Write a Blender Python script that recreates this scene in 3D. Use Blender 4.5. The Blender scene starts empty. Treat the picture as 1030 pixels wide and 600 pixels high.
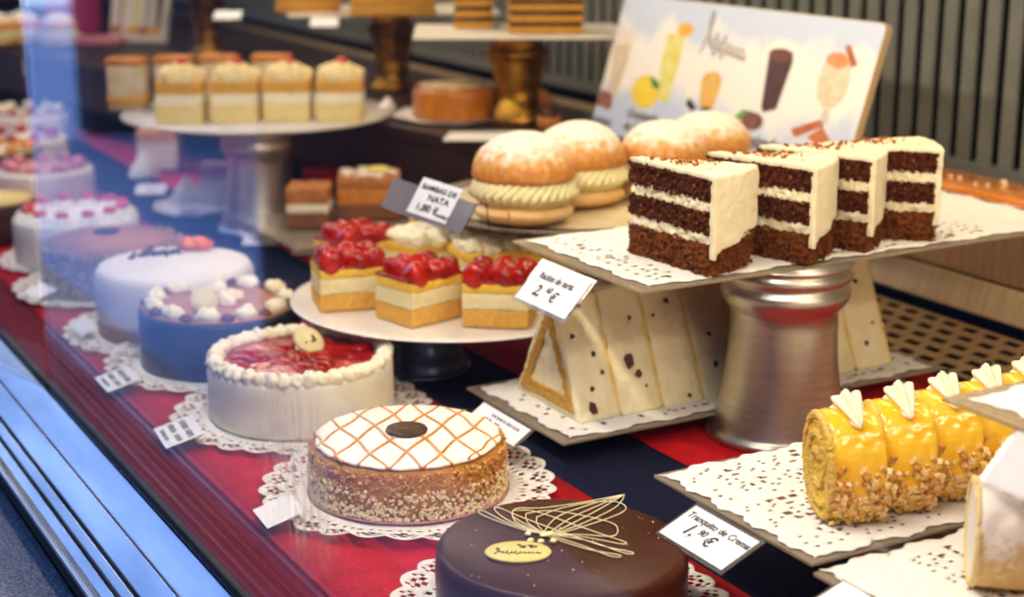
import bpy, bmesh, math, random
from mathutils import Vector, Matrix, noise

PI = math.pi
SC = bpy.context.scene
COL = SC.collection
R = random.Random(7)

# ------------------------------------------------------------------ camera model (1030 x 600)
F_PX = 1600.0
PITCH = math.radians(15.0)
AZ = math.radians(29.5)
EYE = Vector((0.0, 0.0, 0.67))
FW = Vector((math.sin(AZ)*math.cos(PITCH), math.cos(AZ)*math.cos(PITCH), -math.sin(PITCH)))
RT = Vector((math.cos(AZ), -math.sin(AZ), 0))
UP = Vector((math.sin(AZ)*math.sin(PITCH), math.cos(AZ)*math.sin(PITCH), math.cos(PITCH)))

def ray(x, y):
    return FW + RT*((x-515)/F_PX) + UP*((300-y)/F_PX)
def at(x, y, z=0.0):
    d = ray(x, y); t = (z-EYE.z)/d.z
    return EYE + d*t
def aty(x, y, Y):
    d = ray(x, y); return EYE + d*(Y/d.y)
def atx(x, y, X):
    d = ray(x, y); return EYE + d*(X/d.x)

# ------------------------------------------------------------------ materials
def lin(h):
    h = h.lstrip('#'); c = [int(h[i:i+2], 16)/255 for i in (0, 2, 4)]
    return tuple((v/12.92 if v <= .04045 else ((v+.055)/1.055)**2.4) for v in c) + (1,)

MATS = {}
def mat(name, c1, c2=None, scale=60, rough=.6, bump=0, bscale=300, metal=0, spec=.4, sss=0, coat=0,
        trans=0, lo=.35, hi=.65, sssr=(.01, .006, .004), stretch=(1, 1, 1), detail=4):
    if name in MATS: return MATS[name]
    m = bpy.data.materials.new(name); m.use_nodes = True; MATS[name] = m
    nt = m.node_tree; N = nt.nodes; L = nt.links
    b = N['Principled BSDF']
    b.inputs['Base Color'].default_value = lin(c1)
    b.inputs['Roughness'].default_value = rough
    b.inputs['Metallic'].default_value = metal
    b.inputs['Specular IOR Level'].default_value = spec
    b.inputs['Coat Weight'].default_value = coat
    b.inputs['Coat Roughness'].default_value = .06
    b.inputs['Transmission Weight'].default_value = trans
    if sss:
        b.inputs['Subsurface Weight'].default_value = sss
        b.inputs['Subsurface Radius'].default_value = sssr
        b.inputs['Subsurface Scale'].default_value = 1
    tc = N.new('ShaderNodeTexCoord'); mp = N.new('ShaderNodeMapping')
    mp.inputs['Scale'].default_value = stretch
    L.new(tc.outputs['Object'], mp.inputs['Vector'])
    if c2:
        n = N.new('ShaderNodeTexNoise'); n.inputs['Scale'].default_value = scale; n.inputs['Detail'].default_value = detail
        L.new(mp.outputs[0], n.inputs['Vector'])
        r = N.new('ShaderNodeValToRGB'); r.color_ramp.elements[0].position = lo; r.color_ramp.elements[1].position = hi
        r.color_ramp.elements[0].color = lin(c1); r.color_ramp.elements[1].color = lin(c2)
        L.new(n.outputs['Fac'], r.inputs['Fac']); L.new(r.outputs[0], b.inputs['Base Color'])
    if bump:
        n2 = N.new('ShaderNodeTexNoise'); n2.inputs['Scale'].default_value = bscale; n2.inputs['Detail'].default_value = 3
        L.new(mp.outputs[0], n2.inputs['Vector'])
        bp = N.new('ShaderNodeBump'); bp.inputs['Strength'].default_value = bump; bp.inputs['Distance'].default_value = .003
        L.new(n2.outputs['Fac'], bp.inputs['Height']); L.new(bp.outputs[0], b.inputs['Normal'])
    return m

def fresnel(nt, ior):
    """Fresnel of a thin sheet, the same from either side"""
    N = nt.nodes; L = nt.links
    g = N.new('ShaderNodeNewGeometry'); m = N.new('ShaderNodeMapRange')
    m.inputs[3].default_value = ior; m.inputs[4].default_value = 1/ior
    L.new(g.outputs['Backfacing'], m.inputs[0])
    f = N.new('ShaderNodeFresnel'); L.new(m.outputs[0], f.inputs[0])
    return f

def clear_mat(name, tint, opac, opac_col, rough=.05, gloss=True):
    """clear plastic or glass sheet: see-through, with a mirror by Fresnel and a little haze of its own"""
    if name in MATS: return MATS[name]
    m = bpy.data.materials.new(name); m.use_nodes = True; MATS[name] = m
    nt = m.node_tree; N = nt.nodes; L = nt.links
    N.remove(N['Principled BSDF']); out = N['Material Output']
    t = N.new('ShaderNodeBsdfTransparent'); t.inputs[0].default_value = lin(tint)
    d = N.new('ShaderNodeBsdfDiffuse'); d.inputs[0].default_value = lin(opac_col)
    mx = N.new('ShaderNodeMixShader'); mx.inputs[0].default_value = opac
    L.new(t.outputs[0], mx.inputs[1]); L.new(d.outputs[0], mx.inputs[2])
    g = N.new('ShaderNodeBsdfGlossy'); g.inputs['Roughness'].default_value = rough
    f = fresnel(nt, 1.45)
    m2 = N.new('ShaderNodeMixShader')
    L.new(f.outputs[0], m2.inputs[0]); L.new(mx.outputs[0], m2.inputs[1]); L.new(g.outputs[0], m2.inputs[2])
    L.new(m2.outputs[0], out.inputs[0])
    return m

def emit_mat(name, col, s):
    m = bpy.data.materials.new(name); m.use_nodes = True
    b = m.node_tree.nodes['Principled BSDF']
    b.inputs['Base Color'].default_value = col; b.inputs['Emission Color'].default_value = col
    b.inputs['Emission Strength'].default_value = s
    return m

# ------------------------------------------------------------------ mesh building
class MB:
    def __init__(s): s.b = bmesh.new()
    def _v(s, pts): return [s.b.verts.new(p) for p in pts]
    def face(s, pts):
        try: s.b.faces.new(s._v(pts))
        except ValueError: pass
        return s
    def box(s, c, d, rz=0, taper=1.0):
        c = Vector(c); M = Matrix.Rotation(rz, 3, 'Z'); v = []
        for z in (-.5, .5):
            k = 1.0 if z < 0 else taper
            for x, y in ((-.5, -.5), (.5, -.5), (.5, .5), (-.5, .5)):
                v.append(s.b.verts.new(c + M @ Vector((x*d[0]*k, y*d[1]*k, z*d[2]))))
        for f in ((3, 2, 1, 0), (4, 5, 6, 7), (0, 1, 5, 4), (1, 2, 6, 5), (2, 3, 7, 6), (3, 0, 4, 7)):
            s.b.faces.new([v[i] for i in f])
        return s
    def prism(s, poly, z0, z1):
        a = s._v([(x, y, z0) for x, y in poly]); c = s._v([(x, y, z1) for x, y in poly]); n = len(poly)
        s.b.faces.new(a[::-1]); s.b.faces.new(c)
        for i in range(n): s.b.faces.new((a[i], a[(i+1) % n], c[(i+1) % n], c[i]))
        return s
    def extr(s, pts, vec):
        """a polygon of 3-D points pushed along vec"""
        vec = Vector(vec); pts = [Vector(p) for p in pts]; n = len(pts)
        a = s._v(pts); c = s._v([p+vec for p in pts])
        s.b.faces.new(a[::-1]); s.b.faces.new(c)
        for i in range(n): s.b.faces.new((a[i], a[(i+1) % n], c[(i+1) % n], c[i]))
        return s
    def lathe(s, prof, n=64, c=(0, 0, 0), rf=None, cap=True):
        c = Vector(c); rings = []
        for r, z in prof:
            row = []
            for i in range(n):
                a = 2*PI*i/n; rr, zz = (r, z) if rf is None else rf(r, z, a)
                row.append(s.b.verts.new(c + Vector((rr*math.cos(a), rr*math.sin(a), zz))))
            rings.append(row)
        for p, q in zip(rings, rings[1:]):
            for i in range(n): s.b.faces.new((p[i], p[(i+1) % n], q[(i+1) % n], q[i]))
        if cap:
            s.b.faces.new(rings[0][::-1]); s.b.faces.new(rings[-1])
        return s
    def tube(s, pts, r, n=8, closed=False):
        pts = [Vector(p) for p in pts]; rings = []; m = len(pts)
        for i, p in enumerate(pts):
            if closed: d = pts[(i+1) % m] - pts[i-1]
            else: d = pts[min(i+1, m-1)] - pts[max(i-1, 0)]
            if d.length < 1e-9: d = Vector((0, 0, 1))
            d.normalize()
            ref = Vector((0, 0, 1)) if abs(d.z) < .9 else Vector((1, 0, 0))
            u = d.cross(ref).normalized(); w = d.cross(u)
            rr = r(i/(m-1)) if callable(r) else r
            rings.append([s.b.verts.new(p + (u*math.cos(2*PI*k/n) + w*math.sin(2*PI*k/n))*rr) for k in range(n)])
        prs = list(zip(rings, rings[1:])) + ([(rings[-1], rings[0])] if closed else [])
        for p, q in prs:
            for k in range(n): s.b.faces.new((p[k], p[(k+1) % n], q[(k+1) % n], q[k]))
        if not closed:
            s.b.faces.new(rings[0][::-1]); s.b.faces.new(rings[-1])
        return s
    def blob(s, c, rad, amp=0, fr=60, nu=14, nv=9, rot=None, seed=0, fn=None):
        c = Vector(c); rows = []
        for j in range(nv+1):
            th = PI*j/nv; row = []
            cnt = 1 if j in (0, nv) else nu
            for i in range(cnt):
                a = 2*PI*i/nu
                d = Vector((math.sin(th)*math.cos(a), math.sin(th)*math.sin(a), math.cos(th)))
                p = Vector((d.x*rad[0], d.y*rad[1], d.z*rad[2]))
                if amp: p += d*amp*noise.noise(p*fr + Vector((seed*3.1, seed, c.x*91)))
                if fn: p = fn(p, d)
                if rot: p = rot @ p
                row.append(s.b.verts.new(c+p))
            rows.append(row)
        for j in range(nv):
            p, q = rows[j], rows[j+1]
            for i in range(nu):
                k = (i+1) % nu
                if len(p) == 1: s.b.faces.new((p[0], q[i], q[k]))
                elif len(q) == 1: s.b.faces.new((p[i], q[0], p[k]))
                else: s.b.faces.new((p[i], q[i], q[k], p[k]))
        return s
    def grid(s, fn, nu, nv, hole=None, closeu=False):
        V = {}
        def g(i, j):
            if closeu: i %= nu
            if (i, j) not in V: V[(i, j)] = s.b.verts.new(fn(i/nu, j/nv))
            return V[(i, j)]
        for i in range(nu):
            for j in range(nv):
                if hole and hole(i, j): continue
                s.b.faces.new((g(i, j), g(i+1, j), g(i+1, j+1), g(i, j+1)))
        return s
    def chip(s, p, size, rng):
        """one irregular crumb"""
        M = Matrix.Rotation(rng.random()*6.28, 3, Vector((rng.random()-.5, rng.random()-.5, rng.random()-.5+.01)).normalized())
        v = []
        for z in (-1, 1):
            for x, y in ((-1, -1), (1, -1), (1, 1), (-1, 1)):
                q = Vector((x*rng.uniform(.5, 1), y*rng.uniform(.4, .8), z*rng.uniform(.3, .6)))*size*.5
                v.append(s.b.verts.new(Vector(p) + M @ q))
        for f in ((3, 2, 1, 0), (4, 5, 6, 7), (0, 1, 5, 4), (1, 2, 6, 5), (2, 3, 7, 6), (3, 0, 4, 7)):
            s.b.faces.new([v[i] for i in f])
        return s
    def rosette(s, c, r, h, lobes=7, twist=1.6, tilt=None):
        c = Vector(c); n = lobes*6; prof = []
        K = 12
        for k in range(K+1):
            t = k/K
            prof.append((r*(1-t)**.75*(1 if t > .08 else .85+1.8*t) + .0004, h*t))
        rings = []
        for k, (rr, z) in enumerate(prof):
            row = []
            for i in range(n):
                a = 2*PI*i/n; m = 1 + .2*math.cos(lobes*(a + twist*z/h))
                p = Vector((rr*m*math.cos(a), rr*m*math.sin(a), z))
                if tilt: p = tilt @ p
                row.append(s.b.verts.new(c+p))
            rings.append(row)
        for p, q in zip(rings, rings[1:]):
            for i in range(n): s.b.faces.new((p[i], p[(i+1) % n], q[(i+1) % n], q[i]))
        s.b.faces.new(rings[0][::-1]); s.b.faces.new(rings[-1])
        return s
    def build(s, name, m, parent=None, smooth=True, loc=None, rz=None):
        bmesh.ops.recalc_face_normals(s.b, faces=s.b.faces[:])
        me = bpy.data.meshes.new(name); s.b.to_mesh(me); s.b.free()
        me.materials.append(m)
        for p in me.polygons: p.use_smooth = smooth
        o = bpy.data.objects.new(name, me); COL.objects.link(o)
        if parent: o.parent = parent
        if loc is not None: o.location = loc
        if rz is not None: o.rotation_euler.z = rz
        return o

def bevel(o, w, seg=2, ang=40):
    m = o.modifiers.new('bevel', 'BEVEL'); m.width = w; m.segments = seg; m.limit_method = 'ANGLE'; m.angle_limit = math.radians(ang)
    return o
def remesh(o, v):
    m = o.modifiers.new('remesh', 'REMESH'); m.mode = 'VOXEL'; m.voxel_size = v; m.use_smooth_shade = True
    return o
def smoothm(o, it=6, f=.5):
    m = o.modifiers.new('smooth', 'SMOOTH'); m.iterations = it; m.factor = f
    return o
TEX = {}
def displace(o, strength, scale, depth=2):
    k = (scale, depth)
    if k not in TEX:
        t = bpy.data.textures.new('noise_%d' % len(TEX), 'CLOUDS'); t.noise_scale = scale; t.noise_depth = depth; TEX[k] = t
    m = o.modifiers.new('displace', 'DISPLACE'); m.texture = TEX[k]; m.strength = strength; m.mid_level = .5; m.texture_coords = 'LOCAL'
    return o
def solid(o, t, off=0):
    m = o.modifiers.new('solid', 'SOLIDIFY'); m.thickness = t; m.offset = off
    return o

# ------------------------------------------------------------------ naming
def tag(o, label=None, cat=None, group=None, kind=None):
    if label: o['label'] = label
    if cat: o['category'] = cat
    if group: o['group'] = group
    if kind: o['kind'] = kind
    return o
def thing(name, label, cat, loc=(0, 0, 0), rz=0, group=None):
    o = bpy.data.objects.new(name, None); COL.objects.link(o)
    o.location = loc; o.rotation_euler.z = rz; o.empty_display_size = .02
    return tag(o, label, cat, group)
def struct(name, mb, m, **k): return tag(mb.build(name, m, **k), kind='structure')
def copy_tree(o, parent=None):
    c = o.copy(); COL.objects.link(c)
    if parent: c.parent = parent
    for ch in list(o.children): copy_tree(ch, c)
    return c
def dup(o, loc, rz, label, group=None, sc=None):
    c = copy_tree(o); c.location = loc; c.rotation_euler.z = rz; c['label'] = label
    if group: c['group'] = group
    if sc: c.scale = sc
    return c
def text(body, size, m, parent, loc, rot=(0, 0, 0), shear=0, align='LEFT', name='price_text', ext=.0002):
    cu = bpy.data.curves.new(name, 'FONT'); cu.body = body; cu.size = size; cu.extrude = ext; cu.shear = shear
    cu.align_x = align; cu.offset = size*.018; cu.materials.append(m)
    tmp = bpy.data.objects.new('tmp', cu); COL.objects.link(tmp)
    bpy.context.view_layer.update()
    me = bpy.data.meshes.new_from_object(tmp.evaluated_get(bpy.context.evaluated_depsgraph_get()))
    bpy.data.objects.remove(tmp)
    me.materials.clear(); me.materials.append(m)
    o = bpy.data.objects.new(name, me); COL.objects.link(o); o.parent = parent; o.location = loc; o.rotation_euler = rot
    return o

# ------------------------------------------------------------------ palette
NAVY = mat('navy_cloth', '#12152a', '#181c34', 90, rough=.85, bump=.3, bscale=900, spec=.1)
RED = mat('red_cloth', '#b01018', '#c4161e', 40, rough=.8, bump=.25, bscale=1400, spec=.15)
PAPER = mat('doily_paper', '#f1ede6', '#e9e4da', 120, rough=.8, bump=.25, bscale=350, spec=.1)
CARD = mat('card_paper', '#f2f1f3', rough=.6)
INK = mat('ink', '#1a1a1c', rough=.7)
GREYINK = mat('grey_ink', '#77777c', rough=.7)
CREAM = mat('whipped_cream', '#f6efd6', '#f1e7c4', 25, rough=.45, sss=.25, bump=.2, bscale=260)
WHITECREAM = mat('white_cream', '#f3efe6', '#ebe5d6', 30, rough=.5, sss=.2, bump=.2, bscale=180)
STEEL = mat('brushed_steel', '#d2cdc4', '#bfbab0', 14, rough=.36, metal=1, stretch=(1, 1, 12), bump=.05, bscale=60)
PANELSTEEL = mat('panel_steel', '#cbb28c', '#bba27c', 8, rough=.45, metal=.6, stretch=(1, 14, 1))
ALU = mat('sill_aluminium', '#c9cdd4', '#9aa1ad', 3, rough=.36, metal=1, stretch=(6, 1, 1))
DARKRUB = mat('dark_rubber', '#14151a', rough=.6)
GOLD = mat('gilded_metal', '#c8923c', '#94621f', 30, rough=.38, metal=1, bump=.2, bscale=60)
GLASS_TRAY = clear_mat('tray_acrylic', '#e2dbcc', .42, '#c2b59c', .08)
SLEEVE = clear_mat('card_sleeve', '#f2f2f2', .12, '#c9c5bd', .05)
STRAW = mat('glazed_strawberry', '#860503', '#c41e08', 45, rough=.22, coat=.2, spec=.3, bump=.25, bscale=160)
SPONGE = mat('yellow_sponge', '#dfa43e', '#eeb95a', 220, rough=.8, bump=.9, bscale=520, lo=.3, hi=.7)
PALESPONGE = mat('pale_sponge', '#ecd48c', '#f3e0a4', 150, rough=.8, bump=.7, bscale=420)
CUSTARD = mat('custard_mousse', '#efe2b2', '#e8d79c', 120, rough=.6, bump=.6, bscale=380, sss=.15)
CHOC = mat('chocolate', '#38190d', '#4a2413', 50, rough=.35)
DARKCHOC = mat('dark_chocolate', '#20100b', rough=.3)

# ------------------------------------------------------------------ the setting
DECK_Y0, DECK_Y1 = .2, 6.4
struct('floor', MB().box((1.3, 3, -1.0), (9, 14, .1)), mat('paving_stone', '#a8b2c6', '#98a2b8', 3, rough=.7))
struct('trim_deck', MB().box((1.11, 3.3, -.02), (1.32, 6.2, .04)), NAVY, smooth=False)
struct('wall_front', MB().box((.40, 3.3, -.535), (.15, 6.2, .83)), mat('dark_base_panel', '#23242a', rough=.5), smooth=False)
st = mat('speckled_granite', '#3a3b45', '#8c90a0', 420, rough=.35, lo=.42, hi=.7, detail=2)
struct('trim_ledge', MB().box((.285, 3.3, -.1), (.15, 6.2, .05)), st, smooth=False)

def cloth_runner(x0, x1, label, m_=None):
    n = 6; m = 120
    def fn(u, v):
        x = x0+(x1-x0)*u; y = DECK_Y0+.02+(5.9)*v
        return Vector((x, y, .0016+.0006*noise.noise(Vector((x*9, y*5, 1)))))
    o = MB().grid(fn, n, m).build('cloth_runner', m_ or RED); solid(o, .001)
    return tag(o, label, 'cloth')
cloth_runner(.535, .885, 'bright red cloth runner lying under the front row of round cakes')
cloth_runner(1.035, 1.535, 'red cloth runner along the back, by the perforated steel vent')

cloth_runner(.466, .533, 'narrow red cloth strip along the foot of the glass, shade put into its colour', mat('shaded_red_cloth', '#5e1224', '#6a1a2c', 40, rough=.85, bump=.25, bscale=1400, spec=.1))  # red cloth with the shade beside the glass painted into its colour
# aluminium sill: sloped rails with grooves between them
def rail(x0, x1, z0, z1, label):
    o = MB().extr([(x0, DECK_Y0, -.03), (x0, DECK_Y0, z0), (x1, DECK_Y0, z1), (x1, DECK_Y0, -.03)], (0, 6.2, 0)).build('trim_1', ALU, smooth=False)
    bevel(o, .0015); return tag(o, kind='structure')
rail(.419, .452, -.014, .004, 1)
rail(.390, .415, -.022, -.009, 1)
rail(.374, .384, -.024, -.018, 1)
rail(.350, .371, -.036, -.025, 1)
struct('trim_2', MB().box((.405, 3.3, -.045), (.10, 6.2, .03)), DARKRUB, smooth=False)
struct('trim_3', MB().box((.4605, 3.3, .004), (.007, 6.2, .012)), DARKRUB, smooth=False)

# glass front
gm = bpy.data.materials.new('shop_window_glass'); gm.use_nodes = True
nt = gm.node_tree; N = nt.nodes; L = nt.links
N.remove(N['Principled BSDF']); out = N['Material Output']
tr = N.new('ShaderNodeBsdfTransparent'); gl = N.new('ShaderNodeBsdfGlossy'); gl.inputs['Roughness'].default_value = 0
fr = fresnel(nt, 1.5)
mx = N.new('ShaderNodeMixShader'); L.new(fr.outputs[0], mx.inputs[0]); L.new(tr.outputs[0], mx.inputs[1]); L.new(gl.outputs[0], mx.inputs[2])
# smears: vertical runs of dried water on one patch of the pane
tc = N.new('ShaderNodeTexCoord'); mp = N.new('ShaderNodeMapping'); mp.inputs['Scale'].default_value = (1, 150, 13)
L.new(tc.outputs['Object'], mp.inputs['Vector'])
nz = N.new('ShaderNodeTexNoise'); nz.inputs['Scale'].default_value = 1; nz.inputs['Detail'].default_value = 5; nz.inputs['Roughness'].default_value = .7
L.new(mp.outputs[0], nz.inputs['Vector'])
cr = N.new('ShaderNodeMapRange'); cr.inputs[1].default_value = .46; cr.inputs[2].default_value = .72; cr.inputs[3].default_value = 0; cr.inputs[4].default_value = 1
L.new(nz.outputs['Fac'], cr.inputs[0])
m3 = N.new('ShaderNodeMapping'); m3.inputs['Location'].default_value = (0, -1.175/.105, -.19/.10); m3.inputs['Scale'].default_value = (0, 1/.105, 1/.10)
L.new(tc.outputs['Object'], m3.inputs['Vector'])
vl = N.new('ShaderNodeVectorMath'); vl.operation = 'LENGTH'; L.new(m3.outputs[0], vl.inputs[0])
mr = N.new('ShaderNodeMapRange'); mr.inputs[1].default_value = .2; mr.inputs[2].default_value = 1; mr.inputs[3].default_value = .85; mr.inputs[4].default_value = 0
L.new(vl.outputs['Value'], mr.inputs[0])
mu = N.new('ShaderNodeMath'); mu.operation = 'MULTIPLY'; L.new(cr.outputs[0], mu.inputs[0]); L.new(mr.outputs[0], mu.inputs[1])
df = N.new('ShaderNodeBsdfDiffuse'); df.inputs[0].default_value = (.85, .85, .85, 1)
tl = N.new('ShaderNodeBsdfTranslucent'); tl.inputs[0].default_value = (.9, .88, .85, 1)
ad = N.new('ShaderNodeMixShader'); ad.inputs[0].default_value = .6; L.new(df.outputs[0], ad.inputs[1]); L.new(tl.outputs[0], ad.inputs[2])
m4 = N.new('ShaderNodeMixShader'); L.new(mu.outputs[0], m4.inputs[0]); L.new(mx.outputs[0], m4.inputs[1]); L.new(ad.outputs[0], m4.inputs[2])
L.new(m4.outputs[0], out.inputs[0])
struct('window_1', MB().box((.456, .92, .53), (.006, 2.24, 1.05)), gm, smooth=False)
w2 = struct('window_2', MB().box((0, .9, .53), (.006, 1.8, 1.05)), gm, smooth=False, loc=(.456, 2.06, 0), rz=math.radians(9))

# case shell
DARKWALL = mat('dark_brown_wall', '#2b1a14', '#3a2519', 6, rough=.6)
struct('ceiling', MB().box((1.25, 3.3, 1.09), (1.7, 6.6, .04)), mat('case_top', '#4a4038', rough=.7), smooth=False)
struct('wall_end', MB().box((1.25, 6.5, .5), (1.7, .05, 1.3)), DARKWALL, smooth=False)
struct('wall_near', MB().box((1.25, .12, .5), (1.6, .05, 1.2)), mat('warm_wall', '#c59a66', rough=.7), smooth=False)
# slatted back wall
struct('wall_back', MB().box((1.955, 3.3, .5), (.03, 6.4, 1.3)), mat('black_void', '#0b0b0d', rough=.8), smooth=False)
SLAT = mat('slat_paint', '#74766e', '#696b64', 20, rough=.45, bump=.1, bscale=90)
sl = MB(); y = .3
while y < 6.4:
    sl.box((1.910, y, .64), (.006, .028, .86)); y += .0464
struct('wall_slats', sl, SLAT, smooth=False)
struct('trim_slat_rail', MB().box((1.925, 3.3, .52), (.012, 6.2, .014)).box((1.91, 3.3, .205), (.03, 6.2, .02)), mat('rail_grey', '#6b6c69', rough=.4), smooth=False)

# steel back ledge
lg = thing('steel_ledge', 'brushed steel ledge behind the perforated vent, carrying the nut covered cake', 'ledge', (1.74, .3, 0))
bevel(MB().extr([(0, 0, .085), (0, 0, .172), (.152, 0, .172), (.152, 0, .085)], (0, 5.9, 0)).build('top_panel', PANELSTEEL, lg, smooth=False), .004)
bevel(MB().extr([(-.02, 0, .035), (-.004, 0, .082), (.152, 0, .082), (.152, 0, .035)], (0, 5.9, 0)).build('fascia', PANELSTEEL, lg, smooth=False), .003)
# perforated vent at deck level
vt = thing('air_vent', 'perforated steel air vent with rows of slots, set in the deck behind the red cloth', 'vent', (1.545, .3, .004))
NV = 120
def vhole(i, j):
    if j % 4 in (0, 3): return False
    row = j//4
    if row >= 5: return False
    k = (i + (3 if row % 2 else 0)) % 6
    return k in (0, 1, 2, 3)
def vfn(u, v): return Vector((.005+v*.155, u*4.9, .002+v*.016))
vp = MB().grid(vfn, 720, 20, vhole).build('grille', mat('vent_steel', '#c4a67c', rough=.5, metal=.6), vt, smooth=False); solid(vp, .0015)
MB().box((.085, 2.45, -.002), (.165, 4.9, .002)).build('backing', DARKRUB, vt, smooth=False)

# wooden step along the back
def bx(Y): return 1.35 - .2*(Y-2.5)
WOOD = mat('dark_wood', '#33201a', '#291813', 12, rough=.45, stretch=(1, .3, 6))
bn = thing('display_step', 'long dark brown wooden step raised above the deck in front of the slats', 'display step', (0, 0, 0))
Ya, Yb = 2.3, 6.3
bevel(MB().prism([(bx(Ya), Ya), (1.73, Ya), (1.73, Yb), (bx(Yb), Yb)], .175, .2).build('top_board', WOOD, bn, smooth=False), .003)
MB().prism([(bx(Ya)+.008, Ya+.01), (bx(Ya)+.03, Ya+.01), (bx(Yb)+.03, Yb), (bx(Yb)+.008, Yb)], .085, .175).build('fascia', WOOD, bn, smooth=False)
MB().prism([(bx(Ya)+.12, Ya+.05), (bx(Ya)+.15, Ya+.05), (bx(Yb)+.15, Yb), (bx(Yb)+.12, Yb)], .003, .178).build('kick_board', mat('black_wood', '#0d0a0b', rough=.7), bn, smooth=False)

# ------------------------------------------------------------------ trays, doilies, pedestals
MOTIF = ["................", "...#...##...#...", "..#.#......#.#..", "................", ".#..##.##.##..#.",
         "....##.##.##....", ".#............#.", "...##.#..#.##...", "...##......##...", "................", "......#..#......", ".#..#......#..#."]
def doily_sheet(x0, x1, y0, y1, z, label, group=None, cell=(.0045, .0035), seed=0):
    nu = int((x1-x0)/cell[0]); nv = int((y1-y0)/cell[1])
    def fn(u, v):
        x = x0+(x1-x0)*u; y = y0+(y1-y0)*v
        e = .0035*math.sin(u*nu*.45)+.0018*math.sin(u*nu*1.3)
        if v < .02: y += e
        if v > .98: y -= e
        e = .0035*math.sin(v*nv*.45)+.0018*math.sin(v*nv*1.3)
        if u < .02: x += e
        if u > .98: x -= e
        return Vector((x, y, z+.0009*noise.noise(Vector((x*18, y*18, seed)))))
    def hole(i, j):
        if i < 3 or j < 3 or i > nu-4 or j > nv-4: return False
        ii, jj = i+seed*5, j+seed*3
        blk = (ii//16*7 + jj//12*5 + seed) % 5
        if blk in (0, 3): return False
        return MOTIF[jj % 12][ii % 16] == '#' and (ii*37+jj*91+ii*jj*13+seed) % 10 < 5
    o = MB().grid(fn, nu, nv, hole).build('paper_doily', PAPER); solid(o, .0005)
    return tag(o, label, 'doily', group)

def doily_round(c, r, z, label, seed=0, group='round lace doilies under the front row of cakes'):
    ns = 26; per = 10; nu = ns*per
    rr = [.05, .55, .70, .76, .80, .84, .875, .91, .94, .97, 1.0]
    def fn(u, v):
        j = round(v*(len(rr)-1)); f = rr[j]; a = 2*PI*u
        sc = 1 + (.055*abs(math.sin(a*ns/2))-.03)*max(0, (f-.6)/.4)
        rad = r*f*sc
        return Vector((c[0]+rad*math.cos(a), c[1]+rad*math.sin(a), z+.0012*noise.noise(Vector((a*3, f*6, seed)))*f + max(0, f-.72)*.02*(1+noise.noise(Vector((math.cos(a)*2, math.sin(a)*2, seed+.5))))))
    def hole(i, j):
        k = i % per
        if j == 9: return False
        if j == 8: return k in (2, 7)
        if j == 7: return k in (4, 5) or k in (1, 8)
        if j == 6: return k in (2, 3, 6, 7)
        if j == 5: return k in (4, 5)
        if j == 4: return k in (0, 9)
        if j == 3: return k in (3, 6)
        return False
    o = MB().grid(fn, nu, len(rr)-1, hole, closeu=True).build('lace_doily', PAPER); solid(o, .0005)
    return tag(o, label, 'doily', group)

def tray(x0, x1, y0, y1, z, label, group=None):
    t = .004; b = MB()
    b.prism([(x0, y0), (x1, y0), (x1, y1), (x0, y1)], z-t, z)
    o = b.build('cake_tray', GLASS_TRAY, smooth=False); bevel(o, .0012)
    return tag(o, label, 'tray', group)

def pedestal_prof(h, r0, r1, ring=True):
    p = [(r0*1.0, 0), (r0*1.0, .006), (r0*.985, .009), (r0*.93, .011), (r0*.92, .013), (r0*.90, .02)]
    for k in range(1, 11):
        t = k/10; p.append((r0*.90 + (r1*.80-r0*.90)*(1-(1-t)**2.2)*1.0 if t < .7 else r0*.90+(r1*.80-r0*.90)*(1-(1-t)**2.2), .02+(h*.72-.02)*t))
    zt = h*.72
    for k, (dr, dz) in enumerate(((.83, .004), (.90, .010), (.955, .018), (.97, .024), (.955, .030), (.90, .034), (.905, .037), (.96, .040), (.985, .046), (.96, .051), (.93, .053), (.96, .056), (1.0, .058))):
        p.append((r1*dr, zt+dz*(h*.28/.06)))
    p.append((r1*1.0, h))
    return p
def pedestal(c, h, r0, r1, m, label, z=0.0, group=None):
    o = MB().lathe(pedestal_prof(h, r0, r1), 72).build('cake_stand', m, loc=(c[0], c[1], z))
    return tag(o, label, 'cake stand', group)

pc = at(783, 436, 0)
pedestal(pc, .2195, .09, .081, STEEL, 'silver waisted metal cake stand holding up the tray of carrot cake slices', .003)
tray(.955, 1.66, 1.402, 1.69, .225, 'clear tray with doily carrying the four carrot cake slices', 'clear trays on stands')
doily_sheet(.972, 1.65, 1.412, 1.68, .2265, 'white perforated paper doily under the dark carrot cake slices', cell=(.006, .005), seed=1)
tray(.855, 1.40, .982, 1.225, .09, 'clear tray with doily carrying the row of yellow cream rolls', 'clear trays on stands')
doily_sheet(.861, 1.395, .986, 1.219, .0915, 'white perforated paper doily under the yellow nut coated cream rolls', seed=2)
tray(.853, 1.40, .70, .978, .084, 'clear tray under the sugar dusted white roll cake', 'clear trays on stands')
doily_sheet(.860, 1.395, .705, .977, .0855, 'white perforated paper doily under the sugar dusted white roll cake', seed=3)
tray(.905, 1.32, .60, .893, .26, 'clear tray high at the edge of the picture, above the white roll cake', 'clear trays on stands')
doily_sheet(.922, 1.31, .61, .878, .2615, 'white paper doily on the highest near tray above the white roll cake', cell=(.006, .005), seed=4)
pedestal((1.12, 1.10), .083, .07, .06, STEEL, 'low silver cake stand beneath the tray of yellow cream rolls', .003)
pedestal((1.12, .83), .077, .07, .06, STEEL, 'low silver cake stand beneath the tray of the white roll cake', .003)
pedestal((1.24, .70), .172, .05, .04, STEEL, 'silver cake stand carrying the highest near tray', .0845)
tray(.908, 1.50, 1.485, 1.725, .03, 'clear tray low over the deck under the triangular cream cake', 'clear trays on stands')
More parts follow.
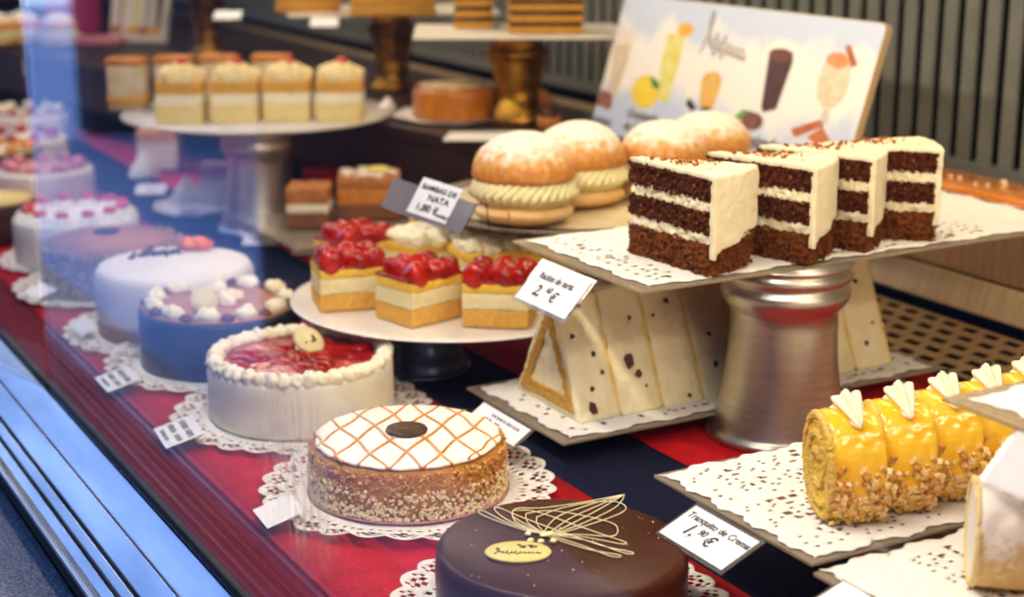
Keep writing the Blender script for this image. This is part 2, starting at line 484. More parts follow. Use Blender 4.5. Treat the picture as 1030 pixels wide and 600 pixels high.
doily_sheet(.921, 1.49, 1.492, 1.714, .0315, 'white perforated paper doily under the triangular cream cake', cell=(.006, .005), seed=5)
pedestal((1.25, 1.62), .0235, .09, .10, DARKRUB, 'low black riser under the tray of the triangular cream cake', .002)

# ------------------------------------------------------------------ price cards
def card(TL, TR, BL, label, lines, sleeve=True, group=None, glyphs=None):
    """a card given by three corners; lines = (text, size, u, v, shear)"""
    TL, TR, BL = Vector(TL), Vector(TR), Vector(BL)
    U = (TR-TL); w = U.length; U.normalize(); V = (BL-TL); V -= U*V.dot(U); h = V.length; V.normalize()
    Nn = U.cross(-V)
    M = Matrix((U, -V, Nn)).transposed().to_4x4()
    t = thing('price_card', label, 'price card', TL, 0, group)
    t.rotation_euler = M.to_euler()
    MB().prism([(0, 0), (0, -h), (w, -h), (w, 0)][::-1], 0, .0006).build('paper', CARD, t, smooth=False)
    if sleeve:
        e = .004
        MB().prism([(-e, e), (-e, -h-e), (w+e, -h-e), (w+e, e)][::-1], -.0012, -.0004).build('sleeve', SLEEVE, t, smooth=False)
    for body, size, u, v, sh in lines:
        text(body, size, INK, t, (u*w, -v*h, .0008), shear=sh)
    if glyphs:   # writing too blurred to read: short strokes
        rng = random.Random(hash(label) % 999); g = MB()
        for v, u0, u1, th in glyphs:
            u = u0
            while u < u1:
                l = rng.uniform(.02, .05)
                g.box(((u+l/2)*w, -v*h, .0008), (l*w, th*h, .0004)); u += l+rng.uniform(.01, .03)
        g.build('lettering', GREYINK, t, smooth=False)
    return t

a = at(703, 508, .0885); b = at(760, 546, .0885); b.x = a.x = .846; c_ = aty(663, 535, a.y)
card(a, b, c_, 'white card reading Tranquito de Crema 1,90 € hung from the tray of yellow rolls',
     [('Tranquito de Crema', .0110, .04, .32, .15), ('1,', .021, .18, .72, .25), ('90', .011, .36, .58, .2), ('€', .019, .50, .74, .2)])
a = atx(545, 262, .945); b = atx(596, 285, .945); a.z = b.z = (a.z+b.z)/2; c_ = atx(515, 297, .908); c_.y = a.y
card(a, b, c_, 'white card reading Ración de tarta 2,60 € hung from the carrot cake tray',
     [('Ración de tarta', .0120, .14, .36, .1), ('2,', .021, .22, .78, .25), ('60', .011, .42, .62, .2), ('€', .019, .54, .79, .2)])
a = atx(487, 405, .862); b = atx(534, 432, .862); a.z = b.z = (a.z+b.z)/2; c_ = aty(470, 420, a.y)
card(a, b, c_, 'white card below the triangular cream cake, leaning over the almond cake', [], glyphs=[(.3, .3, .85, .14), (.6, .28, .36, .2), (.6, .45, .52, .14), (.82, .5, .62, .12)])
a = atx(848, 584, .846); b = atx(905, 618, .846); a.z = b.z = (a.z+b.z)/2; c_ = aty(806, 612, a.y)
card(a, b, c_, 'white card hung from the tray of the white roll cake', [])
def flat_card(px, label, glyphs, z=.012, tilt=.012):
    A = at(*px[0], z+tilt); B = at(*px[1], z+tilt); C = at(*px[2], z)
    return card(A, B, C, label, [], glyphs=glyphs, sleeve=False, group='price cards lying before the round cakes')
G1 = [(.3, .1, .5, .16), (.3, .6, .9, .16), (.6, .1, .5, .14), (.6, .6, .9, .14), (.85, .2, .7, .1)]
flat_card([(192, 417), (206, 436), (156, 434)], 'white price card in front of the strawberry glazed cake', G1)
flat_card([(128, 367), (142, 381), (93, 378)], 'white price card in front of the dark chocolate cake with cream dots', G1)
flat_card([(292, 496), (308, 514), (250, 508)], 'white price card in front of the almond cake', [])
flat_card([(84, 318), (98, 328), (64, 325)], 'white price card in front of the white cake', [])
flat_card([(42, 284), (58, 291), (16, 292)], 'white price card in front of the brown nut sided cake', [])

# ------------------------------------------------------------------ carrot cake slices
CARROT = mat('carrot_sponge', '#3a1608', '#7c3c14', 260, rough=.85, bump=1, bscale=700, lo=.38, hi=.72, spec=.2)
CARROT2 = mat('carrot_sponge_light', '#62300e', '#96541e', 260, rough=.85, bump=1, bscale=700, lo=.35, hi=.7, spec=.2)
FROST = mat('cream_cheese_frosting', '#f2eacb', '#ece2bd', 40, rough=.4, sss=.2, bump=.12, bscale=120)
def wedge(Rr, ang, inset=0, n=10):
    T = Vector((0, .15)); pts = [(T.x+inset*.7, T.y-inset*1.5)]
    for k in range(n+1):
        a = -PI/2 + ang*k/n
        pts.append((T.x+Rr*math.cos(a)+(inset if k == 0 else 0), T.y+Rr*math.sin(a)))
    return pts
cs = thing('cake_slice', 'dark three layer carrot cake slice, nearest the glass on its tray', 'cake slice', (1.053, 1.409, .228), 0, 'carrot cake slices on the tray')
WA = math.radians(36)
for z0, z1, m in ((0, .036, CARROT2), (.048, .073, CARROT), (.085, .110, CARROT)):
    o = MB().prism(wedge(.149, WA), z0, z1).build('sponge_layer', m, cs)
    remesh(o, .0016); displace(o, .013, .008, 2); displace(o, .006, .0022, 1)
for z0, z1 in ((.034, .0505), (.0705, .0875)):
    o = MB().prism(wedge(.149, WA, .0010), z0, z1).build('filling', FROST, cs)
    remesh(o, .0018); displace(o, .009, .008, 1)
fb = MB().prism(wedge(.153, WA, -.0005), .109, .1165)
T0 = Vector((0, .15)); nsh = 14
for k in range(nsh):
    a0 = -PI/2+WA*k/nsh; a1 = -PI/2+WA*(k+1)/nsh
    zb = .018 + .03*(k/nsh)**.6 + .003*math.sin(k*.9)
    q = [(T0.x+r_*math.cos(t), T0.y+r_*math.sin(t)) for r_, t in ((.147, a0), (.156, a0), (.156, a1), (.147, a1))]
    fb.prism(q, zb, .115)
o = fb.build('frosting', FROST, cs); remesh(o, .0019); smoothm(o, 5); displace(o, .003, .012, 1)
cb = MB(); rg = random.Random(3)
for k in range(48):
    t = rg.gauss(.5, .13); a = -PI/2+WA*rg.uniform(.05, .95); rr = .15*(1-min(max(t, 0), .95))
    cb.chip((rr*math.cos(a), .15+rr*math.sin(a), .118), rg.uniform(.002, .0055), rg)
tag(cb.build('cake_crumbs', mat('toasted_crumb', '#7a3a10', '#b26a26', 200, rough=.8), cs, smooth=False), kind='stuff')
cb = MB()
for k in range(110):
    a = -PI/2+WA*rg.uniform(.1, 1); z = rg.uniform(.002, .03+.02*((a+PI/2)/WA))
    cb.chip((.153*math.cos(a), .15+.153*math.sin(a), z), rg.uniform(.002, .005), rg)
for k in range(40):
    cb.chip((rg.uniform(-.004, .0), rg.uniform(-.004, .14), rg.uniform(.0, .003)), rg.uniform(.0015, .004), rg)
tag(cb.build('edge_crumbs', CARROT2, cs, smooth=False), kind='stuff')
for nm, m, num in (('dark_crumbs', CARROT, 320), ('golden_crumbs', mat('golden_crumb', '#6e3814', '#8a5020', 200, rough=.8), 110)):
    cb = MB()
    for k in range(num):
        z0, z1 = rg.choice(((.0, .037), (.047, .076), (.084, .109)))
        cb.chip((rg.uniform(-.0015, .001), .002+.143*rg.random(), rg.triangular(z0, z1, z0)), rg.uniform(.002, .0055), rg)
    tag(cb.build(nm, m, cs, smooth=False), kind='stuff')
cs.rotation_euler.z = math.radians(4)
dup(cs, (1.187, 1.397, .228), math.radians(17), 'dark carrot cake slice, second along the tray from the glass')
dup(cs, (1.289, 1.412, .228), math.radians(24), 'dark carrot cake slice, third along the tray from the glass')
dup(cs, (1.402, 1.418, .228), math.radians(45), 'dark carrot cake slice at the far end of the tray, beside the orange topped cake')

# ------------------------------------------------------------------ yellow cream rolls
GLAZE = mat('yellow_yolk_glaze', '#f3b81c', '#f8cc3e', 45, rough=.22, coat=.5, bump=.25, bscale=110, sss=.1)
ROLLSP = mat('roll_sponge', '#edc04a', '#f3d070', 160, rough=.85, bump=1, bscale=560)
ROLLCR = mat('roll_custard', '#f2c83e', '#eec04c', 120, rough=.6, bump=.5, bscale=300)
NUT = mat('chopped_nuts', '#e2b362', '#f2d89c', 150, rough=.6)
NUT2 = mat('roasted_nuts', '#b8742e', '#e0ac60', 150, rough=.6)
def make_roll():
    t = thing('cream_roll', '', 'cream roll', (0, 0, 0), 0, 'yellow cream rolls in a row')
    W, Rr = .054, .051
    def yz(a, k=1.0):   # domed profile, a=0 faces -Y, a=90 top
        c, q = math.cos(a), math.sin(a)
        if c > 0 and q < 0: c = abs(c)**.55
        y = -c*.037*k; z = .05 + q*.05*k
        z = max(z, .002)
        return y-.012*(1-z/.1)+.004, z
    n = 64; xs = [(0, .88), (.002, .955), (.006, 1), (W*.5, 1.01), (W-.006, 1), (W-.002, .955), (W, .88)]
    b = MB(); rings = []
    for x, k in xs:
        rings.append([b.b.verts.new(Vector((x, *yz(2*PI*i/n, k)))) for i in range(n)])
    for p, q in zip(rings, rings[1:]):
        for i in range(n): b.b.faces.new((p[i], p[(i+1) % n], q[(i+1) % n], q[i]))
    b.b.faces.new(rings[0]); b.b.faces.new(rings[-1][::-1])
    o = b.build('glazed_body', GLAZE, t); remesh(o, .002); displace(o, .003, .012, 1)
    # sponge rim and custard on the cut face
    b = MB()
    b.tube([(.0, *yz(2*PI*i/48, .90)) for i in range(48)], .0045, 8, closed=True)
    turns = 1.75; pts = []
    for i in range(70):
        s = i/69; a = .6+turns*2*PI*s; k = .18+.56*s
        pts.append((-.0005, *yz(a, k)))
    b.tube(pts, .0045, 8)
    o = b.build('sponge_swirl', ROLLSP, t); remesh(o, .0014); displace(o, .003, .0025, 1)
    b = MB(); b.extr([(-.0015, *yz(2*PI*i/48, .88)) for i in range(48)], (.004, 0, 0))
    o = b.build('custard', ROLLCR, t, smooth=False); remesh(o, .0016); displace(o, .004, .005, 2)
    rg = random.Random(11)
    for nm, m, num in (('chopped_nuts', NUT, 80), ('roasted_nuts', NUT2, 42)):
        b = MB()
        for k in range(num):
            a = math.radians(rg.triangular(-75, 12, -8 if nm == 'roasted_nuts' else -32)); x = rg.uniform(.002, W-.001)
            y, z = yz(a, 1.04)
            b.chip((x, y, max(z, .003)), rg.uniform(.004, .0095), rg)
        tag(b.build(nm, m, t, smooth=False), kind='stuff')
    tl = Matrix.Rotation(math.radians(106), 3, 'X') @ Matrix.Scale(1, 3)
    b = MB(); b.rosette((W*.52, .014, .1025), .0155, .042, 7, .2, tl)
    o = b.build('cream_rosette', CREAM, t)
    b = MB(); b.blob((W*.5, .010, .1165), (.0055, .004, .0035)); b.build('coffee_bean', DARKCHOC, t)
    return t
roll = make_roll()
ords = ['nearest the glass, its spiral face showing', 'second in the row from the glass', 'third in the row, partly under the tray edge', 'fourth in the row, half behind the near card', 'last in the row, only its cream tip showing']
RP = [(.928, 1.064, -20), (.989, 1.062, -24), (1.045, 1.061, -21), (1.100, 1.060, -24), (1.155, 1.060, -21)]
for i, (x, y, a) in enumerate(RP):
    o = roll if i == 0 else copy_tree(roll)
    o.location = (x, y, .0925); o.rotation_euler.z = math.radians(a)
    o['label'] = 'yellow glazed cream roll with chopped nuts, ' + ords[i]

# white sugar-dusted roll cake
wr = thing('roll_cake', 'white roll cake dusted with icing sugar on its own doily', 'roll cake', (.956, .896, .0865), math.radians(-40))
SUGAR = mat('sugar_dusted_cake', '#f4efe4', '#e6cf96', 55, rough=.9, bump=.6, bscale=600, lo=.45, hi=.85)
def wyz(a, k=1): return -math.cos(a)*.047*k, max(.045+math.sin(a)*.047*k, .001)
b = MB(); rings = []
for x, k in ((0, .93), (.003, .985), (.008, 1), (.1, 1.01), (.26, 1)):
    rings.append([b.b.verts.new(Vector((x, *wyz(2*PI*i/64, k)))) for i in range(64)])
for p, q in zip(rings, rings[1:]):
    for i in range(64): b.b.faces.new((p[i], p[(i+1) % 64], q[(i+1) % 64], q[i]))
b.b.faces.new(rings[0]); b.b.faces.new(rings[-1][::-1])
o = dusted = b.build('dusted_body', SUGAR, wr); remesh(o, .003); displace(o, .004, .02, 1)
b = MB(); b.tube([(0, *wyz(2*PI*i/48, .92)) for i in range(48)], .0036, 8, closed=True)
o = b.build('sponge_rim', PALESPONGE, wr); remesh(o, .0018); displace(o, .003, .003, 1)
MB().extr([(-.001, *wyz(2*PI*i/48, .9)) for i in range(48)], (.004, 0, 0)).build('cream_filling', WHITECREAM, wr, smooth=False)
# near blurred card under the high tray
nc1 = at(1024, 433, .256); nc2 = aty(988, 483, nc1.y)
nk = card(nc1, (nc1.x, .62, .256), nc2, 'plain white price card hung from the highest near tray', [], sleeve=True)
nk.children[0].data.materials[0] = mat('shaded_card', '#d2ced2', rough=.7)  # white card toned grey: the shade of its underside is in the colour

# ------------------------------------------------------------------ triangular cream cake (sliced)
RC = mat('roulade_cream', '#f4eac4', '#ecdfb0', 35, rough=.55, bump=.5, bscale=160, sss=.2)
RY = mat('roulade_sponge_line', '#eecb66', '#f4da88', 120, rough=.7, bump=.6, bscale=300)
RB = mat('roulade_biscuit', '#cf9a36', '#e0b04e', 200, rough=.85, bump=1, bscale=600)
CHIPM = mat('chocolate_shaving', '#3d1410', '#5a2418', 80, rough=.4)
RX0, RX1, RY0, RY1, RH = .958, 1.455, 1.528, 1.682, .142
NS = 8; SW = (RX1-RX0)/NS
rg = random.Random(21)
def tri(k=1.0, cy=0.0):
    """triangle in (y, z), k = scale about its centre"""
    P = [(0, 0), (RY1-RY0, 0), (.082, RH), (.066, RH)]
    g = (.072, .055)
    return [(g[0]+(y-g[0])*k, g[1]+(z-g[1])*k) for y, z in P]
rlab = ['triangular cream cake slice with a golden biscuit triangle on its end, nearest the glass', 'triangular cream cake slice with the biggest chocolate flake, second from the glass',
        'triangular cream cake slice, third from the glass', 'triangular cream cake slice, fourth from the glass', 'triangular cream cake slice just left of the silver stand, fifth from the glass',
        'triangular cream cake slice behind the middle of the silver stand', 'triangular cream cake slice showing just right of the silver stand, seventh from the glass',
        'triangular cream cake slice at the far end, last beyond the silver stand']
for i in range(NS):
    x0 = RX0+i*SW
    t = thing('cream_cake_slice', rlab[i], 'cake slice', (x0, RY0, .0325), 0, 'slices of the triangular cream cake')
    b = MB(); b.extr([(.0, y, z) for y, z in tri()], (SW-.0045, 0, 0))
    o = b.build('cream_body', RC, t); remesh(o, .003); smoothm(o, 3); displace(o, .005, .016, 2)
    b = MB(); b.extr([(SW-.0055, y, z) for y, z in tri(.985)], (.005, 0, 0))
    o = b.build('sponge_layer', RY, t); remesh(o, .0025); displace(o, .003, .006, 1)
    if i == 0:
        b = MB(); T1 = tri(.86); T2 = tri(.55); T1 = [T1[0], T1[1], ((T1[2][0]+T1[3][0])/2, T1[2][1])]; T2 = [T2[0], T2[1], ((T2[2][0]+T2[3][0])/2, T2[2][1])]
        for k in range(3):
            q = [T1[k], T1[(k+1) % 3], T2[(k+1) % 3], T2[k]]
            b.extr([(-.002, y, z) for y, z in q], (.006, 0, 0))
        o = b.build('biscuit_triangle', RB, t); remesh(o, .0018); displace(o, .005, .004, 1)
    sl_ = (.066, RH)
    spots = [(.45, .42, .017), (.62, .3, .009)] if i == 1 else []
    if i == 0: spots = [(.55, .93, .012), (.4, .09, .014), (.85, .36, .005), (.3, .86, .007)]
    for k in range(3): spots.append((rg.uniform(.15, .85), rg.uniform(.05, .95), rg.uniform(.003, .008)))
    for u, v, s_ in spots:
        c = Vector((u*SW*.85, sl_[0]*v-.0015, sl_[1]*v))
        n = Vector((0, -.905, .425)); e1 = Vector((1, 0, 0)); e2 = n.cross(e1)
        m = 6; pts = []
        for q in range(m):
            a = 2*PI*q/m+rg.uniform(-.3, .3); rr = s_*rg.uniform(.35, .62)
            pts.append(c+e1*math.cos(a)*rr+e2*math.sin(a)*rr*1.2)
        MB().extr(pts, n*.002).build('chocolate_flake', CHIPM, t, smooth=False)

# ------------------------------------------------------------------ round cakes in the front row
def cyl_prof(r, h, e=.006, wob=0):
    return [(r*.2, 0), (r*.985, 0), (r, .003), (r, h*.33), (r, h*.66), (r, h-e), (r-e*.3, h-e*.3), (r-e, h), (r*.6, h+.0005), (r*.2, h+.001)]
def wobble(amp, fr, seed):
    return lambda r, z, a: (r+amp*noise.noise(Vector((math.cos(a)*fr, math.sin(a)*fr, z*40+seed))), z)
def side_chips(r, z0, z1, n, size, seed, bias=1):
    b = MB(); rg = random.Random(seed)
    for k in range(n):
        a = rg.random()*2*PI; z = z0+(z1-z0)*rg.random()**bias
        b.chip((r*math.cos(a), r*math.sin(a), z), rg.uniform(size*.5, size*1.2), rg)
    return b
def cake(name, label, c, group='round cakes in the front row', cat='cake', z=.008):
    return thing(name, label, cat, (c.x, c.y, z), 0, group)
def script_mark(parent, m, c, w, h, z, r, name='logo_script', seed=0, M=None):
    """a line of looping handwriting, as on the plaques and the board"""
    b = MB()
    pts = []
    n = 130
    for i in range(n):
        s = i/(n-1)
        if s < .22:
            q = s/.22; x = -.48+.16*q+.07*math.sin(q*2*PI); y = -.32+1.0*math.sin(q*PI)+.25*q
        else:
            q = (s-.22)/.78; x = -.32+.82*q+.028*math.sin(q*9*2*PI+1); A = .22 if int(q*9) not in (1, 3) else .5
            y = -.22*q+.02+A*math.sin(q*9*2*PI)*.62
        p = Vector((c[0]+x*w, c[1]+y*h, z))
        if M: p = M @ Vector((x*w, y*h, 0)) + Vector(c)
        pts.append(p)
    b.tube(pts, r, 5)
    return b.build(name, m, parent)

# 1 chocolate cake
cc = at(565, 546, .07)
doily_round((cc.x, cc.y), .158, .004, 'white lace doily under the dark glazed chocolate cake', 1)
ck = cake('chocolate_cake', 'round dark chocolate glazed cake with a piped white lattice and oval plaque', cc)
GAN = mat('chocolate_glaze', '#38180c', '#452010', 6, rough=.33, coat=0, spec=.16, bump=.05, bscale=25)
MB().lathe([(.02, 0), (.114, 0), (.117, .004), (.1175, .04), (.117, .053), (.1145, .059), (.109, .0612), (.05, .0615), (.01, .0615)], 128, rf=wobble(.0018, 3, 1)).build('glazed_body', GAN, ck)
def on_top(px, py, z=.07, c=cc): p = at(px, py, z); return p.x-c.x, p.y-c.y
WCH = mat('white_chocolate', '#efe2ae', rough=.4, sss=.1)
b = MB()
def spline(ps, n=10):
    out = []
    P = [ps[0]]+ps+[ps[-1]]
    for i in range(1, len(P)-2):
        for k in range(n):
            t = k/n; q = []
            for d in (0, 1):
                a, b_, c, e = P[i-1][d], P[i][d], P[i+1][d], P[i+2][d]
                q.append(.5*((2*b_)+(-a+c)*t+(2*a-5*b_+4*c-e)*t*t+(-a+3*b_-3*c+e)*t**3))
            out.append(tuple(q))
    out.append(ps[-1]); return out
def zl(x, y): return (460+x/5, 480+y/5)
hub = (450, 292); tipp = (840, 90)
LE = [(110, 183), (188, 166), (278, 180), (345, 192), (400, 205)]
RE = [(815, 396), (880, 382), (848, 332), (806, 262), (848, 155)]
VIA = [[(250, 232), (430, 292), (640, 362)], [(300, 195), (540, 285), (740, 352)], [(400, 178), (610, 250), (770, 305)], [(470, 172), (640, 198), (770, 232)], [(520, 160), (680, 130), (800, 128)]]
BACK = [[(775, 402), (620, 345)], [(840, 386), (660, 325)], [(815, 338), (640, 305)], [(780, 300), (620, 292)], [(810, 190), (640, 250)]]
HL = [[(330, 268), (190, 220)], [(350, 262), (240, 212)], [(370, 262), (292, 225)], [(400, 265), (355, 232)], [(425, 268), (402, 240)]]
loops = []
for k in range(5):
    loops.append([hub]+HL[k]+[LE[k], (LE[k][0]+22, LE[k][1]-9)]+VIA[k]+[RE[k]]+BACK[k]+[(470+10*k, 296-2*k)])
loops.append([hub, (300, 215), (275, 185), (305, 160), (430, 158), (640, 128), tipp])
loops.append([(455, 290), (560, 215), (700, 150), tipp]); loops.append([(470, 290), (600, 225), (740, 150), tipp]); loops.append([(430, 285), (500, 205), (640, 150), tipp])
loops.append([(480, 292), (640, 232), (780, 165), (828, 120), tipp])
for Lp in loops:
    pp = [on_top(*zl(*p)) for p in Lp]
    b.tube([(x, y, .0632) for x, y in spline(pp, 8)], .00058, 6)
b.blob((*on_top(*zl(450, 296)), .0645), (.008, .004, .002))
b.build('piped_lattice', WCH, ck)
b = MB()
for x, y in ((355, 292), (368, 325), (420, 330), (482, 328)): b.blob((*on_top(*zl(x, y)), .064), (.0035, .003, .0022))
b.build('piped_drops', WCH, ck)
pcn = on_top(521, 556)
pl = MB().lathe([(.003, 0), (.0235, 0), (.0245, .0015), (.0235, .003), (.003, .003)], 48).build('plaque', mat('pale_yellow_chocolate', '#e0cf7a', rough=.4, sss=.1), ck, loc=(*pcn, .0616), rz=math.radians(-28))
pl.scale = (1.25, .92, 1)
script_mark(pl, mat('brown_ink', '#3a2413', rough=.6), (-.001, -.004), .034, .012, .0034, .0005)
b = MB(); rg = random.Random(2)
for k in range(16): b.box((.006+rg.gauss(0, .003), .009+rg.gauss(0, .0022), .0033), (.002, .002, .0004), rg.random())
b.build('crest_mark', MATS['brown_ink'], pl, smooth=False)
b = MB(); rg = random.Random(5)
for k in range(30):
    a = rg.random()*6.28; r_ = .11*math.sqrt(rg.random()); b.chip((r_*math.cos(a), r_*math.sin(a), .0625), rg.uniform(.0008, .002), rg)
tag(b.build('loose_crumbs', WCH, ck, smooth=False), kind='stuff')

# 2 almond cake
ac = at(410, 437, .068)
doily_round((ac.x, ac.y), .162, .0055, 'white lace doily under the almond cake with the caramel grid', 2)
tag(MB().lathe([(.02, 0), (.110, 0), (.113, .0015), (.110, .003), (.02, .003)], 64).build('cake_board', mat('board_reflection_pink', '#c98a7e', rough=.6), loc=(ac.x, ac.y, .0075)), 'thin round board under the almond cake, coloured as a pink reflection', 'cake board')  # the pink paints a reflection at the foot of the cake
ck = cake('almond_cake', 'round cake with toasted almond sides, white top and caramel grid', ac, z=.0105)
TOAST = mat('toasted_crumb_side', '#bf7a28', '#d99c4c', 120, rough=.9, bump=1, bscale=500)
h = .054
o = MB().lathe(cyl_prof(.107, h, .007), 120, rf=wobble(.003, 5, 2)).build('cake_body', TOAST, ck)
tag(side_chips(.108, .004, h-.002, 1500, .0048, 31, 1).build('almond_crumbs', mat('almond_crumb', '#cc8a38', '#e6b868', 90, rough=.8), ck, smooth=False), kind='stuff')
tag(side_chips(.1095, .001, h*.6, 1300, .005, 32, 1.7).build('pale_crumbs', mat('pale_almond_crumb', '#ecd29c', '#f6e8c0', 90, rough=.8), ck, smooth=False), kind='stuff')
ICE = mat('sugar_icing', '#f8f5ec', '#f2eee0', 30, rough=.5, bump=.15, bscale=200)
o = MB().lathe([(.003, h), (.101, h), (.1035, h+.002), (.101, h+.004), (.06, h+.0052), (.003, h+.0056)], 120, rf=wobble(.003, 7, 4)).build('icing_top', ICE, ck)
CARA = mat('caramel_syrup', '#c2780f', '#d9931c', 80, rough=.2, coat=.6)
b = MB()
# grid: one family of lines along the deck, the other across it
for d in (at(438, 459, .068)-at(383, 415, .068), at(441, 412, .068)-at(379, 458, .068)):
    d = Vector((d.x, d.y)).normalized(); nn = Vector((-d.y, d.x))
    for k in range(-3, 4):
        o_ = k*.034 + .009
        if abs(o_) > .094: continue
        l = math.sqrt(.1035**2-o_*o_); pts = []
        for i in range(31):
            s = -l+2*l*i/30; p = d*s+nn*(o_+.0016*math.sin(i*.4+k*2))
            pts.append((p.x, p.y, h+.0056-.0025*(p.length/.1)**3))
        b.tube(pts, .0019, 7)
b.build('caramel_grid', CARA, ck)
mc = (at(409, 430, .074)-ac)
pl = MB().lathe([(.002, 0), (.0225, 0), (.0235, .002), (.0225, .004), (.002, .0042)], 48).build('plaque', mat('dark_choc_plaque', '#3a2418', '#432b1d', 60, rough=.45), ck, loc=(mc.x, mc.y, h+.0055), rz=0)
script_mark(pl, mat('gold_ink', '#8a6a3a', rough=.5), (0, 0), .026, .012, .0046, .0005)
b = MB(); b.blob((-.013, -.012, h+.006), (.003, .002, .001)); b.build('chocolate_drip', CHOC, pl)

# 3 strawberry cake
sc_ = at(302, 357, .08)
doily_round((sc_.x, sc_.y), .163, .004, 'white lace doily under the strawberry glazed white cake', 3)
ck = cake('strawberry_cake', 'round white cake with red strawberry glaze ringed by whipped cream', sc_)
h = .068
SIDE = mat('white_side_cream', '#ece6d2', '#e3dcc4', 14, rough=.55, bump=.15, bscale=60, sss=.15)
MB().lathe(cyl_prof(.117, h, .006), 110, rf=wobble(.0015, 4, 3)).build('cake_body', SIDE, ck)
b = MB()
b.lathe([(.002, h+.004), (.05, h+.0045), (.085, h+.004), (.1, h+.001), (.1, h-.002), (.002, h-.002)], 90, rf=lambda r, z, a: (r, z+.0045*noise.noise(Vector((r*math.cos(a)*45, r*math.sin(a)*45, 3)))))
rg = random.Random(9)
for k in range(26):
    a = rg.random()*6.28; r_ = .085*math.sqrt(rg.random())
    b.blob((r_*math.cos(a), r_*math.sin(a), h+.0025), (.017, .014, .0065), amp=.002, seed=k, nu=12, nv=8, rot=Matrix.Rotation(rg.random()*3, 3, 'Z'))
b.build('strawberry_glaze', mat('strawberry_gel', '#7c0608', '#b0140e', 35, rough=.14, spec=.3, bump=.2, bscale=110), ck)
b = MB()
for k in range(44):
    a = 2*PI*k/44; b.blob((.107*math.cos(a), .107*math.sin(a), h+.002+.003*rg.random()), (.0115, .0095, .010), amp=.005, fr=150, seed=k, nu=16, nv=11, rot=Matrix.Rotation(a+.7, 3, 'Z'))
b.build('cream_border', CREAM, ck)
pp = at(310, 345, .09)-sc_
o = MB().lathe([(.004, 0), (.020, 0), (.0215, .002), (.0195, .0045), (.004, .005)], 40).build('plaque', mat('ivory_chocolate', '#dccf9c', rough=.4), ck, loc=(pp.x, pp.y, h+.017))
o.rotation_euler = (math.radians(38), math.radians(14), 0)
b = MB(); 
for k in range(9): b.box((rg.gauss(.002, .004), rg.gauss(0, .004), .0052), (.004, .002, .0006), rg.random()*3)
b.build('crest_mark', MATS['brown_ink'], o, smooth=False)

# 4 dark chocolate cake with cream dots
nc = at(221, 303, .09)
doily_round((nc.x, nc.y), .16, .0055, 'white lace doily under the dark cake with white cream dots', 4)
ck = cake('dotted_chocolate_cake', 'round dark chocolate sided cake topped with white cream dots', nc)
h = .078
DK = mat('cocoa_side', '#1d1a22', '#292430', 30, rough=.5, bump=.3, bscale=90)
MB().lathe(cyl_prof(.112, h, .005), 100, rf=wobble(.0015, 5, 5)).build('cake_body', DK, ck)
MB().lathe([(.003, h), (.107, h), (.108, h+.0015), (.106, h+.003), (.003, h+.0035)], 80).build('cocoa_top', mat('cocoa_cream', '#a9765a', '#b88468', 50, rough=.8, bump=.2), ck)
COCOA = mat('cocoa_dot', '#5d3628', '#744636', 90, rough=.7)
for k in range(11):
    a = 2*PI*k/11+.2
    MB().blob((.092*math.cos(a), .092*math.sin(a), h+.008), (.017, .0135, .011), amp=.005, fr=110, seed=k, nu=18, nv=12, rot=Matrix.Rotation(a+PI/2, 3, 'Z')).build('cream_dot', CREAM, ck)
    a += PI/11
    MB().blob((.098*math.cos(a), .098*math.sin(a), h+.005), (.009, .010, .007), amp=.004, fr=140, seed=k+20).build('cocoa_dot', COCOA, ck)
b = MB()
for k in range(4):
    a = k*1.6; b.blob((.017*math.cos(a), .017*math.sin(a), h+.010), (.017, .013, .011), amp=.006, fr=110, seed=k+40, nu=18, nv=12, rot=Matrix.Rotation(a, 3, 'Z'))
b.blob((.0, .0, h+.022), (.012, .011, .010), amp=.004, fr=110, seed=77)
b.build('cream_peak', CREAM, ck)
pp = at(205, 303, .105)-nc
o = MB().lathe([(.004, 0), (.018, 0), (.019, .002), (.018, .004), (.004, .0045)], 36).build('plaque', MATS['ivory_chocolate'], ck, loc=(pp.x, pp.y, h+.02))
o.rotation_euler = (math.radians(50), math.radians(-12), 0)

# 5 white cake
wc = at(175, 262, .108)
doily_round((wc.x, wc.y), .165, .004, 'white lace doily under the smooth white cake with orange candied fruit', 5)
ck = cake('white_cake', 'smooth round white cake with dark flakes and two orange candied fruit rounds', wc)
h = .098
MB().lathe([(.02, .018), (.114, .018), (.118, .03), (.119, h*.6), (.117, h-.012), (.111, h-.002), (.103, h), (.003, h+.001)], 100, rf=wobble(.0012, 3, 6)).build('cream_coat', mat('smooth_white_cream', '#ece7df', '#e4dfd6', 9, rough=.5, sss=.15), ck)
MB().lathe([(.02, 0), (.116, 0), (.117, .01), (.114, .02), (.02, .02)], 90).build('sponge_base', mat('brown_base', '#8a5a3a', '#a8744c', 120, rough=.9, bump=.8), ck)
b = MB(); p0 = at(158, 254, .108)-wc
for k in range(60):
    q = (p0.x+rg.gauss(0, .022), p0.y+rg.gauss(0, .014)); b.chip((*q, h+.002), rg.uniform(.003, .010), rg)
tag(b.build('chocolate_flakes', mat('flake_brown', '#3a2a26', '#6a4a3a', 60, rough=.6), ck, smooth=False), kind='stuff')
OR = mat('candied_orange', '#ee6c0c', '#f48a1c', 60, rough=.25, coat=.6, bump=.3, bscale=160)
for px, py in ((191, 243), (203, 243)):
    q = at(px, py, .118)-wc
    MB().blob((q.x, q.y, h+.009), (.019, .016, .011), amp=.005, fr=90, seed=px, nu=20, nv=12).build('candied_fruit', OR, ck)

